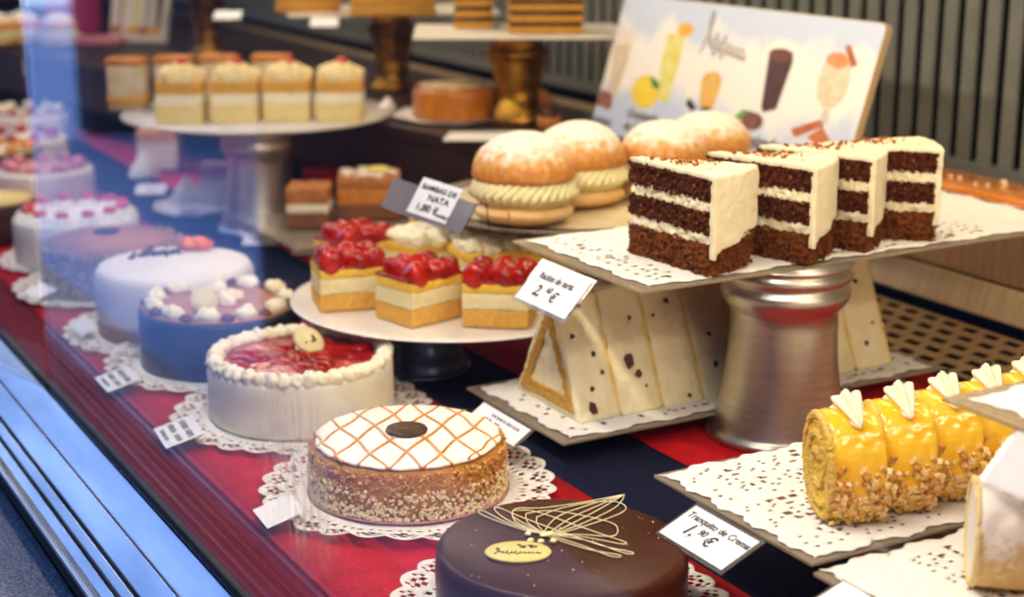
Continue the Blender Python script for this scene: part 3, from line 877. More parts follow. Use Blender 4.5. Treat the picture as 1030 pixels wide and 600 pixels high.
# 6 brown nut-sided cake
bc = at(112, 240, .085)
doily_round((bc.x, bc.y), .16, .0055, 'white lace doily under the brown nut sided cake', 6)
ck = cake('nut_cake', 'round brown topped cake with pale nutty sides behind the white cake', bc)
h = .075
MB().lathe(cyl_prof(.112, h, .004), 90, rf=wobble(.003, 6, 7)).build('cake_body', mat('nut_side', '#a58c78', '#8a705e', 160, rough=.9, bump=1, bscale=400), ck)
tag(side_chips(.113, .003, h+.004, 900, .006, 41).build('nut_crumbs', mat('pale_nut', '#b9a48e', '#d2c0a8', 90, rough=.8), ck, smooth=False), kind='stuff')
MB().lathe([(.003, h), (.104, h), (.105, h+.002), (.003, h+.003)], 80).build('cocoa_top', mat('cinnamon_top', '#b07a5c', '#bd8868', 40, rough=.8), ck)
q = at(107, 231, .09)-bc
MB().lathe([(.003, 0), (.02, 0), (.021, .002), (.02, .004), (.003, .004)], 36).build('plaque', DK, ck, loc=(q.x, q.y, h+.003))

# 7 white cake with pink dots, then the ones behind
dcx = at(76, 213, .09)
ck = cake('dotted_cream_cake', 'round pale cake ringed by pink dotted cream rosettes', dcx)
doily_round((dcx.x, dcx.y), .135, .004, 'white lace doily under the pale cake with pink dots', 7)
h = .078
MB().lathe(cyl_prof(.108, h, .006), 80, rf=wobble(.002, 5, 8)).build('cake_body', WHITECREAM, ck)
b = MB(); b2 = MB()
for k in range(12):
    a = 2*PI*k/12; b.rosette((.083*math.cos(a), .083*math.sin(a), h), .022, .017, 7, 1.2)
    b2.blob((.083*math.cos(a), .083*math.sin(a), h+.016), (.012, .012, .007))
b.build('cream_rosettes', WHITECREAM, ck); b2.build('cherry_dots', mat('pink_cherry', '#c4203a', '#d63a4c', 40, rough=.25, coat=.5), ck)
def plain_cake(px, py, z, r, h, side, top, label, dots=None, base=.006):
    c = at(px, py, z+h)
    ck = cake('round_cake', label, c, z=z)
    MB().lathe(cyl_prof(r, h, .006), 70, rf=wobble(.002, 5, px)).build('cake_body', side, ck)
    MB().lathe([(.003, h), (r*.9, h), (r*.91, h+.002), (.003, h+.004)], 60, rf=wobble(.002, 6, 2)).build('cake_top', top, ck)
    if dots:
        b = MB()
        for k in range(9):
            a = 2*PI*k/9; b.blob((r*.72*math.cos(a), r*.72*math.sin(a), h+.008), (.015, .015, .010), amp=.003, seed=k)
        b.build('topping_dots', dots, ck)
    return ck
PINK = mat('pink_icing', '#c8687a', '#d98a94', 30, rough=.4)
ORANGEJ = mat('orange_jelly', '#d9772a', '#e89a44', 40, rough=.2, coat=.5)
plain_cake(44, 168, .008, .10, .07, WHITECREAM, mat('peach_top', '#d9a08a', '#e0b09a', 40, rough=.5), 'round pale cake with a peach top, behind the pink dotted cake', PINK)
plain_cake(22, 138, .008, .10, .07, PALESPONGE, WHITECREAM, 'round white topped cake with red fruit, far along the front row', MATS['glazed_strawberry'])
plain_cake(30, 112, .008, .10, .07, WHITECREAM, MATS['strawberry_gel'], 'round red topped cream cake near the far end of the front row', CREAM)
plain_cake(0, 150, .008, .09, .07, CHOC, CUSTARD, 'round dark sided custard cake, seen past the end of the glass pane', ORANGEJ)
plain_cake(-12, 200, .008, .09, .07, CHOC, PALESPONGE, 'round brown cake seen past the end of the glass pane')

# ------------------------------------------------------------------ strawberry squares on the round plate
PC = Vector((.985, 1.905))
PLATE = mat('white_porcelain', '#f0eee8', rough=.15, coat=.5)
tag(MB().lathe([(.01, 0), (.14, 0), (.17, .001), (.215, .004), (.226, .0065), (.227, .008), (.223, .0085), (.19, .005), (.15, .0045), (.01, .0045)], 110).build('round_plate', PLATE, loc=(PC.x, PC.y, .092)), 'round white plate carrying the strawberry squares', 'plate')
pedestal((.93, 1.90), .092, .07, .062, mat('dark_blue_stand', '#343a52', rough=.25, metal=.8), 'dark metal stand under the round white plate of strawberry squares', .002)
def square_base(label, nm='strawberry_square'):
    t = thing(nm, label, 'cake square', (0, 0, 0), 0, 'fruit and cream squares on the round plate')
    w, d = .088, .078
    for n_, z0, z1, m in (('sponge_layer', 0, .024, SPONGE), ('mousse_layer', .024, .046, CUSTARD), ('sponge_layer', .046, .058, MATS['roll_custard'])):
        o = MB().box((0, 0, (z0+z1)/2), (w, d, z1-z0)).build(n_, m, t); remesh(o, .0022); displace(o, .003, .006, 1)
    return t, w, d
sq, w, d = square_base('strawberry topped cake square at the glass side of the round plate')
rg = random.Random(17); 
o = MB().box((0, 0, .060), (w, d, .005)).build('red_jelly', MATS['strawberry_gel'], sq); bevel(o, .002)
for i, (x, y, r_) in enumerate(((-.026, -.022, 1.15), (.006, -.026, 1), (.031, -.018, .95), (-.024, .016, 1.2), (.008, .006, 1.15), (.029, .022, 1.05), (.002, .031, 1.0))):
    b = MB(); b.blob((x, y, .066), (.020*r_, .0155*r_, .0145*r_), amp=.004, fr=70, seed=i, nu=20, nv=14, rot=Matrix.Rotation(rg.random()*3, 3, 'Z') @ Matrix.Rotation(rg.uniform(-.5, .5), 3, 'Y'), fn=lambda p, d: Vector((p.x, p.y*(1-.35*p.x/.02), p.z*(1-.25*p.x/.02))))
    b.build('strawberry', STRAW, sq)
cq, w, d = square_base('cream topped cake square in the middle of the round plate', 'cream_square')
b = MB()
for i, (x, y) in enumerate(((-.028, -.024), (.0, -.026), (.028, -.022), (-.026, .006), (.003, .003), (.029, .008), (-.022, .03), (.012, .031), (.03, .03))):
    b.blob((x, y, .063), (.0175, .016, .013), amp=.008, fr=90, seed=i, nu=20, nv=14)
b.build('whipped_cream', CREAM, cq)
ZP = .098
def put(o, px, py, a, label, first=False, z=ZP):
    p = at(px, py, z)
    if first: o.location = (p.x, p.y, z); o.rotation_euler.z = math.radians(a); o['label'] = label; return o
    return dup(o, (p.x, p.y, z), math.radians(a), label)
put(sq, 350, 305, -14, 'strawberry topped cake square at the rim of the plate nearest the glass', True)
put(sq, 422, 318, 14, 'strawberry topped cake square in the middle of the plate front, beside a narrow gap')
put(sq, 503, 322, -38, 'strawberry topped cake square behind the hung Ración de tarta card')
put(sq, 357, 279, 10, 'strawberry topped cake square behind the one nearest the glass')
put(cq, 425, 280, 15, 'whipped cream topped square behind the middle strawberry square', True)
put(cq, 487, 287, -8, 'whipped cream topped square below the Bambas de nata card holder')
put(sq, 447, 258, -10, 'strawberry topped cake square right under the plastic card holder')
put(cq, 545, 286, 5, 'whipped cream topped square reaching behind the carrot cake tray')
put(sq, 520, 266, 5, 'strawberry topped cake square at the back of the plate, under the bun tray')

# ------------------------------------------------------------------ cream buns
BP = Vector((1.275, 1.965))
EL = lambda r, z, a: (r*(1+.22*math.cos(a)**2), z)
tag(MB().lathe([(.01, 0), (.22, 0), (.232, .003), (.235, .007), (.232, .008), (.22, .005), (.01, .005)], 110, rf=EL).build('bun_plate', GLASS_TRAY, loc=(BP.x, BP.y, .195)), 'clear oval plate carrying the four sugared cream buns', 'plate')
tag(MB().lathe([(.01, 0), (.205, 0), (.205, .0006), (.01, .0006)], 90, rf=EL).build('paper_round', mat('greaseproof_paper', '#d9c69c', '#cdb88c', 30, rough=.7), loc=(BP.x, BP.y, .2005)), 'oval tan paper under the cream buns', 'paper')
pedestal((1.27, 2.06), .19, .07, .065, STEEL, 'silver stand under the clear oval plate of cream buns', .003)
def sugar_mat(name, lo_c, mid_c, top_c, za, zb, sc=90):
  m = bpy.data.materials.new(name); m.use_nodes = True; nt = m.node_tree; N = nt.nodes; L = nt.links; pb = N['Principled BSDF']
  pb.inputs['Roughness'].default_value = .6
  tc = N.new('ShaderNodeTexCoord'); sx = N.new('ShaderNodeSeparateXYZ'); L.new(tc.outputs['Object'], sx.inputs[0])
  nz = N.new('ShaderNodeTexNoise'); nz.inputs['Scale'].default_value = sc; nz.inputs['Detail'].default_value = 8; L.new(tc.outputs['Object'], nz.inputs['Vector'])
  mr = N.new('ShaderNodeMapRange'); mr.inputs[1].default_value = za; mr.inputs[2].default_value = zb; mr.inputs[3].default_value = -.25; mr.inputs[4].default_value = .75; L.new(sx.outputs[2], mr.inputs[0])
  su = N.new('ShaderNodeMath'); su.operation = 'ADD'; L.new(mr.outputs[0], su.inputs[0]); L.new(nz.outputs['Fac'], su.inputs[1])
  rp = N.new('ShaderNodeValToRGB'); e = rp.color_ramp.elements; e[0].position = .25; e[0].color = lin(lo_c); e[1].position = .8; e[1].color = lin(top_c)
  k_ = e.new(.5); k_.color = lin(mid_c)
  L.new(su.outputs[0], rp.inputs[0]); L.new(rp.outputs[0], pb.inputs['Base Color'])
  return m
bm_ = sugar_mat('sugared_bun_crust', '#cc8434', '#dda45a', '#f1e6d6', .078, .146)
BUNB = mat('bun_bottom', '#dfb066', '#eac88a', 40, rough=.6, bump=.2, bscale=120)
bun = thing('cream_bun', '', 'cream bun', (0, 0, 0), 0, 'sugared cream buns on the clear plate')
def dome(p, dd): 
    return Vector((p.x, p.y, p.z if p.z > 0 else p.z*.35))
MB().blob((0, 0, .072), (.072, .072, .060), amp=.003, fr=22, nu=48, nv=28, fn=dome).build('crown_half', bm_, bun)
MB().blob((0, 0, .020), (.070, .070, .021), amp=.002, fr=22, nu=40, nv=16).build('heel_half', BUNB, bun)
b = MB(); rg = random.Random(4)
for k in range(34):
    a = 2*PI*k/34
    p0 = Vector((.052*math.cos(a), .052*math.sin(a), .034)); p1 = Vector((.071*math.cos(a+.16), .071*math.sin(a+.16), .046)); p2 = Vector((.064*math.cos(a+.42), .064*math.sin(a+.42), .066))
    b.tube([p0, p0.lerp(p1, .6), p1, p1.lerp(p2, .5), p2], lambda t: .0085*(1-.45*t), 8)
b.lathe([(.01, .034), (.058, .034), (.062, .05), (.058, .066), (.01, .066)], 30)
b.build('piped_cream', mat('bun_cream', '#f0e6b4', '#ece0a4', 30, rough=.45, sss=.2), bun)
BL = [((1.078, 1.872), 1, .96, 0, 'in front beside the plastic card holder, cream ridges showing'), ((1.208, 1.938), .97, .93, 1.1, 'just behind the one with cream ridges'),
      ((1.340, 1.915), .94, .88, 2.3, 'behind the nearest carrot cake slice'), ((1.466, 1.975), .94, .86, .6, 'farthest back, before the drinks board')]
for i, ((px, py), k_, kz, a, s_) in enumerate(BL):
    o = bun if i == 0 else copy_tree(bun)
    o.location = (px, py, .2015); o.scale = (k_, k_, kz); o.rotation_euler.z = a; o['label'] = 'round sugar dusted cream bun ' + s_
dusted.data.materials[0] = sugar_mat('sugared_roll_skin', '#d3ad68', '#e2c48a', '#f4efe6', .015, .095, 160)
# plastic holder with the bun card
hd = thing('card_holder', 'clear plastic holder with a card reading Bambas de nata 1,80 €, among the strawberry squares', 'card holder', (0, 0, 0))
PL = lambda px, py, t: EYE + ray(px, py)*t
A0, B0, C0, D0 = PL(396, 178, 2.10), PL(480, 205, 2.035), PL(464, 236, 2.03), PL(383, 208, 2.095)
def slab(name, q, th, m):
    n = (q[1]-q[0]).cross(q[3]-q[0]).normalized()
    return MB().extr(q, n*th).build(name, m, hd, smooth=False), n
HP = clear_mat('holder_plastic', '#d8d8e0', .55, '#8f8e9a', .06)
o, hn = slab('front_flap', [A0, B0, C0, D0], .0012, HP)
if hn.dot(FW) > 0: hn = -hn
cU = (B0-A0).normalized(); cV = (D0-A0); cV -= cU*cV.dot(cU); cV.normalize()
W_ = (B0-A0).length
def hp(u, v, off): return A0 + (B0-A0)*u + (D0-A0)*v + hn*off
q = [hp(.33, -.28, .0014), hp(.80, -.28, .0014), hp(.77, .88, .0014), hp(.30, .88, .0014)]
MB().extr(q, hn*.0004).build('paper', mat('blueish_card', '#dfe3ee', rough=.6), hd, smooth=False)
cN = cU.cross(-cV)
Mt = Matrix((cU, -cV, hn)).transposed()
if Mt.determinant() < 0: Mt = Matrix((cU, -cV, -hn)).transposed()
er = Mt.to_euler()
for body, sz, u, v in (('BAMBAS DE', .0105, .36, .06), ('NATA', .0125, .47, .37), ('1,80 €', .0135, .38, .72), ('/ unidad', .0075, .60, .76)):
    text(body, sz, INK, hd, hp(u, v, .0024), er, ext=.0001)
b = MB(); wz = B0+(C0-B0)*.05
b.tube([C0+(B0-C0)*.0, B0, B0+Vector((.010, -.006, .001)), B0+Vector((.014, -.008, -.045)), B0+Vector((.034, -.02, -.043)), B0+Vector((.035, -.02, -.012))], .0009, 6)
b.build('wire_foot', mat('thin_wire', '#3a3a3e', rough=.3, metal=.8), hd)

# ------------------------------------------------------------------ drinks board
BY0, BY1 = 1.78, 2.475; LEAN = .31
def bX(z): return 1.562+LEAN*(z-.2)
bd = thing('menu_board', 'large white drinks board leaning back before the slats, showing five iced drinks', 'menu board', (0, 0, 0))
n_ = Vector((-1, 0, LEAN)).normalized(); up_ = Vector((LEAN, 0, 1)).normalized(); O_ = Vector((bX(.2), 0, .2))
TOPZ = .456; SL = (TOPZ-.2)*math.sqrt(1+LEAN*LEAN)
def onb(px, py):   # board coordinates: u grows to the viewer's right, v up the board
    dd = ray(px, py); t = (O_-EYE).dot(n_)/dd.dot(n_); p = EYE+dd*t
    return (BY1-p.y, (p-O_).dot(up_))
def bp(u, v, off=0): return O_ + Vector((0, BY1-u, 0)) + up_*v + n_*off
WB = BY1-BY0; rc = .012; corners = []
for cx, cy, a0 in ((rc, rc, 180), (WB-rc, rc, 270), (WB-rc, SL-rc, 0), (rc, SL-rc, 90)):
    for k in range(6):
        a = math.radians(a0+k*18); corners.append((cx+rc*math.cos(a), cy+rc*math.sin(a)))
MB().extr([bp(u, v, -.012) for u, v in corners], n_*.012).build('panel', mat('board_edge', '#b39a74', rough=.6), bd, smooth=False)
pf = bpy.data.materials.new('board_print'); pf.use_nodes = True; nt = pf.node_tree; N = nt.nodes; L = nt.links; pb = N['Principled BSDF']; pb.inputs['Roughness'].default_value = .35
tc = N.new('ShaderNodeTexCoord'); sx = N.new('ShaderNodeSeparateXYZ'); L.new(tc.outputs['Object'], sx.inputs[0])
nz = N.new('ShaderNodeTexNoise'); nz.inputs['Scale'].default_value = 14; nz.inputs['Detail'].default_value = 2; L.new(tc.outputs['Object'], nz.inputs['Vector'])
sb = N.new('ShaderNodeMath'); sb.operation = 'SUBTRACT'; sb.inputs[1].default_value = .345; L.new(sx.outputs[2], sb.inputs[0])
ab = N.new('ShaderNodeMath'); ab.operation = 'ABSOLUTE'; L.new(sb.outputs[0], ab.inputs[0])
ml = N.new('ShaderNodeMath'); ml.operation = 'MULTIPLY_ADD'; ml.inputs[1].default_value = 7; L.new(ab.outputs[0], ml.inputs[0]); L.new(nz.outputs['Fac'], ml.inputs[2])
rp = N.new('ShaderNodeValToRGB'); rp.color_ramp.elements[0].position = .75; rp.color_ramp.elements[0].color = lin('#efebe6'); rp.color_ramp.elements[1].position = 1.2; rp.color_ramp.elements[1].color = lin('#c3d0ea')
L.new(ml.outputs[0], rp.inputs[0]); L.new(rp.outputs[0], pb.inputs['Base Color'])
m_ = .002
MB().extr([bp(m_+u*(WB-2*m_)/WB, m_+v*(SL-2*m_)/SL, 0) for u, v in corners], n_*.0006).build('print', pf, bd, smooth=False)
def bpoly(name, pxs, m, off=.0008, smooth_n=0):
    uv = [onb(*p) for p in pxs]
    uv = [(min(max(u, .004), WB-.004), min(v, SL-.003)) for u, v in uv]
    return MB().extr([bp(u, v, off) for u, v in uv], n_*.0003).build(name, m, bd, smooth=False)
def bell(name, px, py, rx, ry, m, off=.0009, rot=0, n=24):
    pts = []
    for k in range(n):
        a = 2*PI*k/n; x = rx*math.cos(a); y = ry*math.sin(a); c, s = math.cos(rot), math.sin(rot)
        pts.append((px+x*c-y*s, py+x*s+y*c))
    return bpoly(name, pts, m, off)
pm = lambda n, c, c2=None, s=60: mat('print_'+n, c, c2, s, rough=.4)
# horchata
bpoly('drink_print', [(620, 32), (638, 30), (632, 60), (620, 96), (613, 94), (617, 60)], pm('almond_milk', '#cbb59a', '#ddcdb8'))
bpoly('foam_print', [(620, 31), (639, 29), (637, 44), (620, 46)], pm('pale_foam', '#e5ddd2'), .0012)
bell('nut_print', 607, 99, 10, 8, pm('tigernut', '#8a5a44', '#a8705a'), .0012, .2); bell('nut_print', 612, 106, 4, 4, pm('tigernut', '#8a5a44'), .0012)
# lemon
bpoly('drink_print', [(672, 34), (690, 34), (684, 62), (672, 103), (660, 100), (666, 62)], pm('lemon_drink', '#d8cf5a', '#e6e08c'))
bell('citrus_print', 690, 30, 8, 7, pm('orange_slice', '#e3a51c', '#edbb44'), .0012)
bell('lemon_print', 650, 92, 14, 17, pm('lemon', '#e8c818', '#f0d838'), .0012, .25)
bpoly('leaf_print', [(655, 76), (663, 82), (664, 90), (657, 88)], pm('leaf', '#3f7a34'), .0015)
# coffee
bpoly('drink_print', [(706, 80), (711, 73), (721, 72), (727, 78), (724, 90), (717, 109), (704, 107)], pm('iced_coffee', '#d9a23a', '#e6bb5e'))
bell('ice_print', 716, 80, 8, 6, pm('coffee_foam', '#e8c06a', '#cf9c40'), .0012)
bpoly('bean_print', [(690, 105), (694, 98), (701, 108), (696, 112)], pm('bean', '#2c201c'), .0012); bell('bean_print', 712, 114, 8, 6, pm('bean', '#2c201c'), .0012, .5)
# dark chocolate
bpoly('drink_print', [(774, 56), (778, 50), (790, 49), (798, 53), (798, 62), (781, 110), (768, 113), (766, 108)], pm('chocolate_drink', '#34100a', '#4c1c0c'))
bell('drink_top_print', 786, 56, 12, 7, pm('chocolate_top', '#662c16'), .0012, .15)
bpoly('leaf_print', [(739, 117), (748, 110), (758, 112), (752, 120), (744, 121)], pm('mint', '#58923e', '#7ab058'), .0012)
bell('nut_print', 757, 122, 11, 9, pm('cocoa_bean', '#6a3c2a', '#8a5640'), .0014)
# cinnamon milk
bpoly('drink_print', [(832, 60), (838, 52), (850, 53), (856, 60), (855, 82), (848, 100), (838, 109), (828, 108), (822, 98), (823, 82)], pm('milk_drink', '#d6c3a0', '#e3d6bc'))
bell('drink_top_print', 843, 61, 11, 8, pm('cinnamon_top', '#d98a4c', '#e2a068'), .0012, .2)
bpoly('cinnamon_print', [(851, 47), (856, 45), (863, 65), (857, 68)], pm('cinnamon', '#a85428', '#c06a38'), .0016)
bpoly('glass_stem_print', [(829, 109), (835, 110), (833, 124), (824, 123)], pm('glass_grey', '#cfcac6'), .0012)
bpoly('cinnamon_print', [(796, 130), (826, 120), (829, 127), (800, 138)], pm('cinnamon', '#a85428'), .0012)
bpoly('cinnamon_print', [(812, 138), (828, 128), (838, 146), (822, 146)], pm('cinnamon_dust', '#c06a38'), .0014)
BE = Matrix((Vector((0, -1, 0)), up_, n_)).transposed().to_euler()
TXT = pm('brown_text', '#6e5a4c')
for body, sz, px, py in (('Horchata', .0225, 589, 121), ('Granizado\nde Limón', .0235, 630, 117), ('Granizado\nde Café', .030, 734, 142)):
    u, v = onb(px, py); text(body, sz, TXT, bd, bp(u, v, .0015), BE, shear=.2, name='drink_name', ext=.0001)
u, v = onb(729, 45)
script_mark(bd, TXT, bp(u, v, .0016), .125, .065, 0, .0008, M=Matrix((Vector((0, -1, 0)), up_, n_)).transposed())
MB().box((0, 0, 0), (.004, .5, .02)).build('foot_strip', WOOD, bd, smooth=False, loc=(bX(.2)-.004, (BY0+BY1)/2, .203))

# ------------------------------------------------------------------ orange-topped nut cake on the ledge
oc = thing('loaf_cake', 'long cake with glossy orange top and nut coated sides on the steel ledge', 'loaf cake', (1.744, 1.25, .173))
o = MB().box((.05, .29, .014), (.10, .66, .028)).build('cake_body', mat('loaf_side', '#d9b48c', '#e8cda8', 120, rough=.9, bump=1, bscale=300), oc); remesh(o, .004); displace(o, .006, .01, 1)
b = MB(); rg = random.Random(8)
for k in range(1500): b.chip((rg.uniform(-.004, .0), rg.uniform(-.04, .62), rg.uniform(.001, .029)), rg.uniform(.004, .009), rg)
tag(b.build('nut_coating', mat('pale_almond', '#e0bf98', '#f0dcc0', 90, rough=.8), oc, smooth=False), kind='stuff')
o = MB().box((.05, .29, .034), (.098, .655, .013)).build('orange_glaze', ORANGEJ, oc); bevel(o, .005, 3)
b = MB()
for k in range(26): b.chip((.02+rg.uniform(0, .06), rg.uniform(0, .6), .043), rg.uniform(.006, .012), rg)
tag(b.build('almond_bits', MATS['pale_almond'], oc, smooth=False), kind='stuff')

# ------------------------------------------------------------------ layered cream slices on the far stand
pedestal(at(264, 232, 0), .2005, .085, .075, STEEL, 'silver waisted cake stand under the tray of cherry topped cream slices', .003)
TCX = Vector((1.115, 2.995))
tag(MB().lathe([(.01, 0), (.26, 0), (.268, .002), (.268, .006), (.01, .006)], 90).build('slice_tray', mat('white_tray', '#dcd6cc', rough=.4), loc=(TCX.x, TCX.y, .2045)), 'round white tray carrying the cherry topped cream slices', 'tray')
cl = thing('cream_slice', '', 'cream slice', (0, 0, 0), 0, 'cherry topped cream slices in a row')
for nm, z0, z1, m in (('sponge_layer', 0, .034, PALESPONGE), ('cream_layer', .033, .056, CREAM), ('sponge_layer', .055, .078, SPONGE)):
    o = MB().box((0, 0, (z0+z1)/2), (.088, .075, z1-z0)).build(nm, m, cl); remesh(o, .003); displace(o, .004, .012, 1)
MB().blob((0, 0, .083), (.045, .039, .027), amp=.010, fr=50, nu=26, nv=16, fn=lambda p, dd: Vector((p.x, p.y, max(p.z, -.008)))).build('crumb_cream', mat('crumb_cream', '#f0e0ae', '#e2b868', 90, rough=.8, bump=.7, bscale=240, lo=.45, hi=.75), cl)
MB().blob((.004, -.004, .113), (.011, .009, .007)).build('cherry', mat('red_cherry', '#d0201a', rough=.2, coat=.8), cl)
slab_ = ['beside the dark step', 'third along the far tray from the glass', 'second along the far tray from the glass', 'first along the far tray from the glass']
for i, (px, py) in enumerate(((343, 117), (291, 117), (239, 118), (184, 119))):
    p = at(px, py+3, .211); o = cl if i == 0 else copy_tree(cl)
    o.location = (p.x, p.y, .211); o.rotation_euler.z = math.radians(-30); o['label'] = 'cream slice with a red cherry, ' + slab_[i]
cm = thing('caramel_slice', '', 'caramel slice', (0, 0, 0), 0, 'caramel topped slices behind the cherry slices')
o = MB().box((0, 0, .045), (.072, .062, .09)).build('cream_body', mat('slice_cream', '#d9cdb4', '#c9b488', 30, rough=.6), cm); bevel(o, .004)
MB().box((0, 0, .096), (.074, .064, .012)).build('caramel_top', mat('caramel_top', '#c87a2a', '#d98e3c', 40, rough=.3), cm)
b = MB().box((0, 0, .02), (.0735, .0635, .018)); b.build('sponge_layer', SPONGE, cm)
cml = ['standing alone at the glass end of the far tray', 'behind the first cherry slice', 'behind the second cherry slice', 'behind the third cherry slice']
for i, (px, py) in enumerate(((131, 107), (178, 105), (222, 104), (275, 103))):
    p = at(px, py+2, .211); o = cm if i == 0 else copy_tree(cm)
    o.location = (p.x, p.y, .211); o.rotation_euler.z = math.radians(-30); o['label'] = 'caramel topped cream slice ' + cml[i]

# small cakes on the deck behind
def small_square(px, py, z, w, d, h, cols, label, a=0, deco=None, name='layer_cake_square'):
    p = at(px, py, z); t = thing(name, label, 'cake square', (p.x, p.y, z), math.radians(a))
    zz = 0; n = len(cols)
    for nm, m, f in cols:
        o = MB().box((0, 0, zz+h*f/2), (w, d, h*f)).build(nm, m, t); remesh(o, .003); displace(o, .004, .01, 1); zz += h*f
    if deco: deco(t, w, d, h)
    return t
BRSP = mat('cocoa_sponge', '#7a4a2c', '#93603c', 120, rough=.85, bump=.8, bscale=300)
CARM = mat('caramel_crumb', '#b06a2e', '#c88444', 100, rough=.7, bump=.7, bscale=300)
def almonds(t, w, d, h):
    b = MB(); r2 = random.Random(6)
    for k in range(34):
        b.blob((r2.uniform(-w*.42, w*.42), r2.uniform(-d*.42, d*.42), h+.004), (.010, .007, .003), nu=8, nv=5, rot=Matrix.Rotation(r2.random()*3, 3, 'Z') @ Matrix.Rotation(r2.uniform(-.5, .5), 3, 'X'))
    b.build('flaked_almonds', mat('almond_flake', '#efe2cc', rough=.5), t)
    MB().blob((w*.15, 0, h+.008), (.026, .022, .007), nu=20).build('lemon_slice', mat('lemon_slice', '#e6c860', '#eed67e', 90, rough=.35), t)
tray(.985, 1.265, 2.50, 2.88, .046, 'clear low tray under the brown cake squares', 'clear trays on stands')
pedestal((1.13, 2.68), .039, .08, .07, DARKRUB, 'low black riser under the tray of brown cake squares', .002)
small_square(312, 226, .048, .075, .075, .075, [('cocoa_layer', BRSP, .38), ('cream_layer', CREAM, .22), ('caramel_layer', CARM, .40)], 'brown square cake with a white cream band between the far stand and the strawberry plate', -30)
small_square(372, 216, .048, .115, .10, .078, [('cocoa_layer', BRSP, .35), ('orange_layer', mat('orange_cream', '#c87a28', '#d68c38', 50, rough=.5), .4), ('caramel_layer', CARM, .25)], 'brown and orange cake square topped with flaked almonds and a lemon round', -25, almonds)
small_square(322, 193, .048, .07, .06, .05, [('cocoa_layer', CHOC, .5), ('jelly_layer', MATS['strawberry_gel'], .5)], 'small dark red cake square behind the almond flaked square', -20)
small_square(222, 200, .01, .075, .075, .075, [('cream_layer', WHITECREAM, .72), ('red_layer', PINK, .28)], 'small white cake square with a pinkish red top beside the far stand', -28)
small_square(162, 168, .01, .09, .08, .09, [('cream_layer', WHITECREAM, .7), ('peach_layer', MATS['peach_top'], .3)], 'large pale cream cake block with a peach band under the far tray', -28)
def meringue(px, py, z, label, r=.03, h=.045, m=WHITECREAM):
    p = at(px, py, z); return tag(MB().rosette((0, 0, 0), r, h, 7, 2).build('meringue', m, loc=(p.x, p.y, z)), label, 'meringue')
meringue(189, 200, .01, 'white pointed meringue beside the pink topped square', .032, .05)
meringue(146, 178, .01, 'white pointed meringue below the tray of cherry slices', .035, .06)
for px, py, lab, a in ((190, 212, 'white price card on the red cloth before the pink topped square', -20), (262, 240, 'white price card on the red cloth by the far silver stand', -25), (152, 190, 'white price card before the pointed meringue under the far tray', -20), (312, 249, 'white price card before the brown square cake with cream band', 20)):
    A = at(px-16, py-5, .02); B = at(px+6, py+7-12*.2, .02)
    p = at(px, py, .012); U = Vector((.87, -.49, 0)); V = Vector((.35, .62, .35)).normalized()
    card(p-U*.032+V*.018, p+U*.032+V*.018, p-U*.032-V*.018, lab, [], sleeve=False, glyphs=[(.35, .2, .8, .14), (.65, .3, .7, .14)])
def far_doily(px, py, r, lab, z=.006):
    p = at(px, py, z); return doily_round((p.x, p.y), r, z, lab, px, 'lace doilies toward the back')
far_doily(300, 232, .11, 'white lace doily under the brown square cake with cream band')
far_doily(205, 208, .10, 'white lace doily under the pink topped square and meringue')

# ------------------------------------------------------------------ things on the wooden step
p = at(457, 116, .205)
doily_round((p.x, p.y), .12, .202, 'white lace doily under the caramel cake on the wooden step', 21, 'lace doilies toward the back')
ck = thing('caramel_cake', 'round amber caramel cake with icing sugar on the dark wooden step', 'cake', (p.x, p.y, .205))
MB().lathe(cyl_prof(.082, .06, .008), 80, rf=wobble(.002, 5, 9)).build('cake_body', mat('amber_caramel', '#c87818', '#a85a12', 12, rough=.25, coat=.5, stretch=(3, 3, 1)), ck)
MB().lathe([(.003, .0602), (.065, .0602), (.07, .0612), (.003, .0622)], 50, rf=wobble(.006, 5, 3)).build('sugar_dust', mat('icing_sugar', '#f0e2c4', '#dca85c', 60, rough=.9), ck)
for px, py, r_, lab in ((512, 122, .028, 'yellow custard topped pastry at the foot of the gold stand'), (545, 112, .028, 'orange glazed small pastry behind the custard pastry'), (552, 130, .024, 'small brown chocolate pastry beside the custard pastry')):
    p = at(px, py, .203); t = thing('pastry', lab, 'pastry', (p.x, p.y, .2015))
    MB().lathe([(.004, 0), (r_*.8, 0), (r_, .022), (r_*.95, .025), (.004, .025)], 32, rf=wobble(.002, 6, px)).build('pastry_case', SPONGE if px == 512 else CARM, t)
    MB().blob((0, 0, .028), (r_*.75, r_*.75, .018), amp=.003, nu=20).build('filling', {512: MATS['roll_custard'], 545: ORANGEJ, 552: CHOC}[px], t)
meringue(390, 112, .2015, 'white pointed meringue on the wooden step beside the caramel cake', .02, .03)
for px, py, lab in ((407, 132, 'white price card hung from the wooden step below the caramel cake'),):
    p = at(px, py, .175)
    p = at(400, 122, .2); U = Vector((.19, -.98, 0)); V = Vector((-.45, -.1, -.9)).normalized()
    card(at(404, 119, .2), at(426, 123, .2), at(389, 142, .16), lab, [], sleeve=False, glyphs=[(.4, .3, .7, .14), (.65, .35, .6, .12)])
p = at(490, 137, .2015)
tag(MB().prism([(-.08, -.05), (.08, -.05), (.09, .05), (-.07, .05)], 0, .0008).build('paper_sheet', PAPER, loc=(p.x, p.y, .2015), rz=-.5, smooth=False), 'white paper sheet on the wooden step before the custard pastry', 'paper')

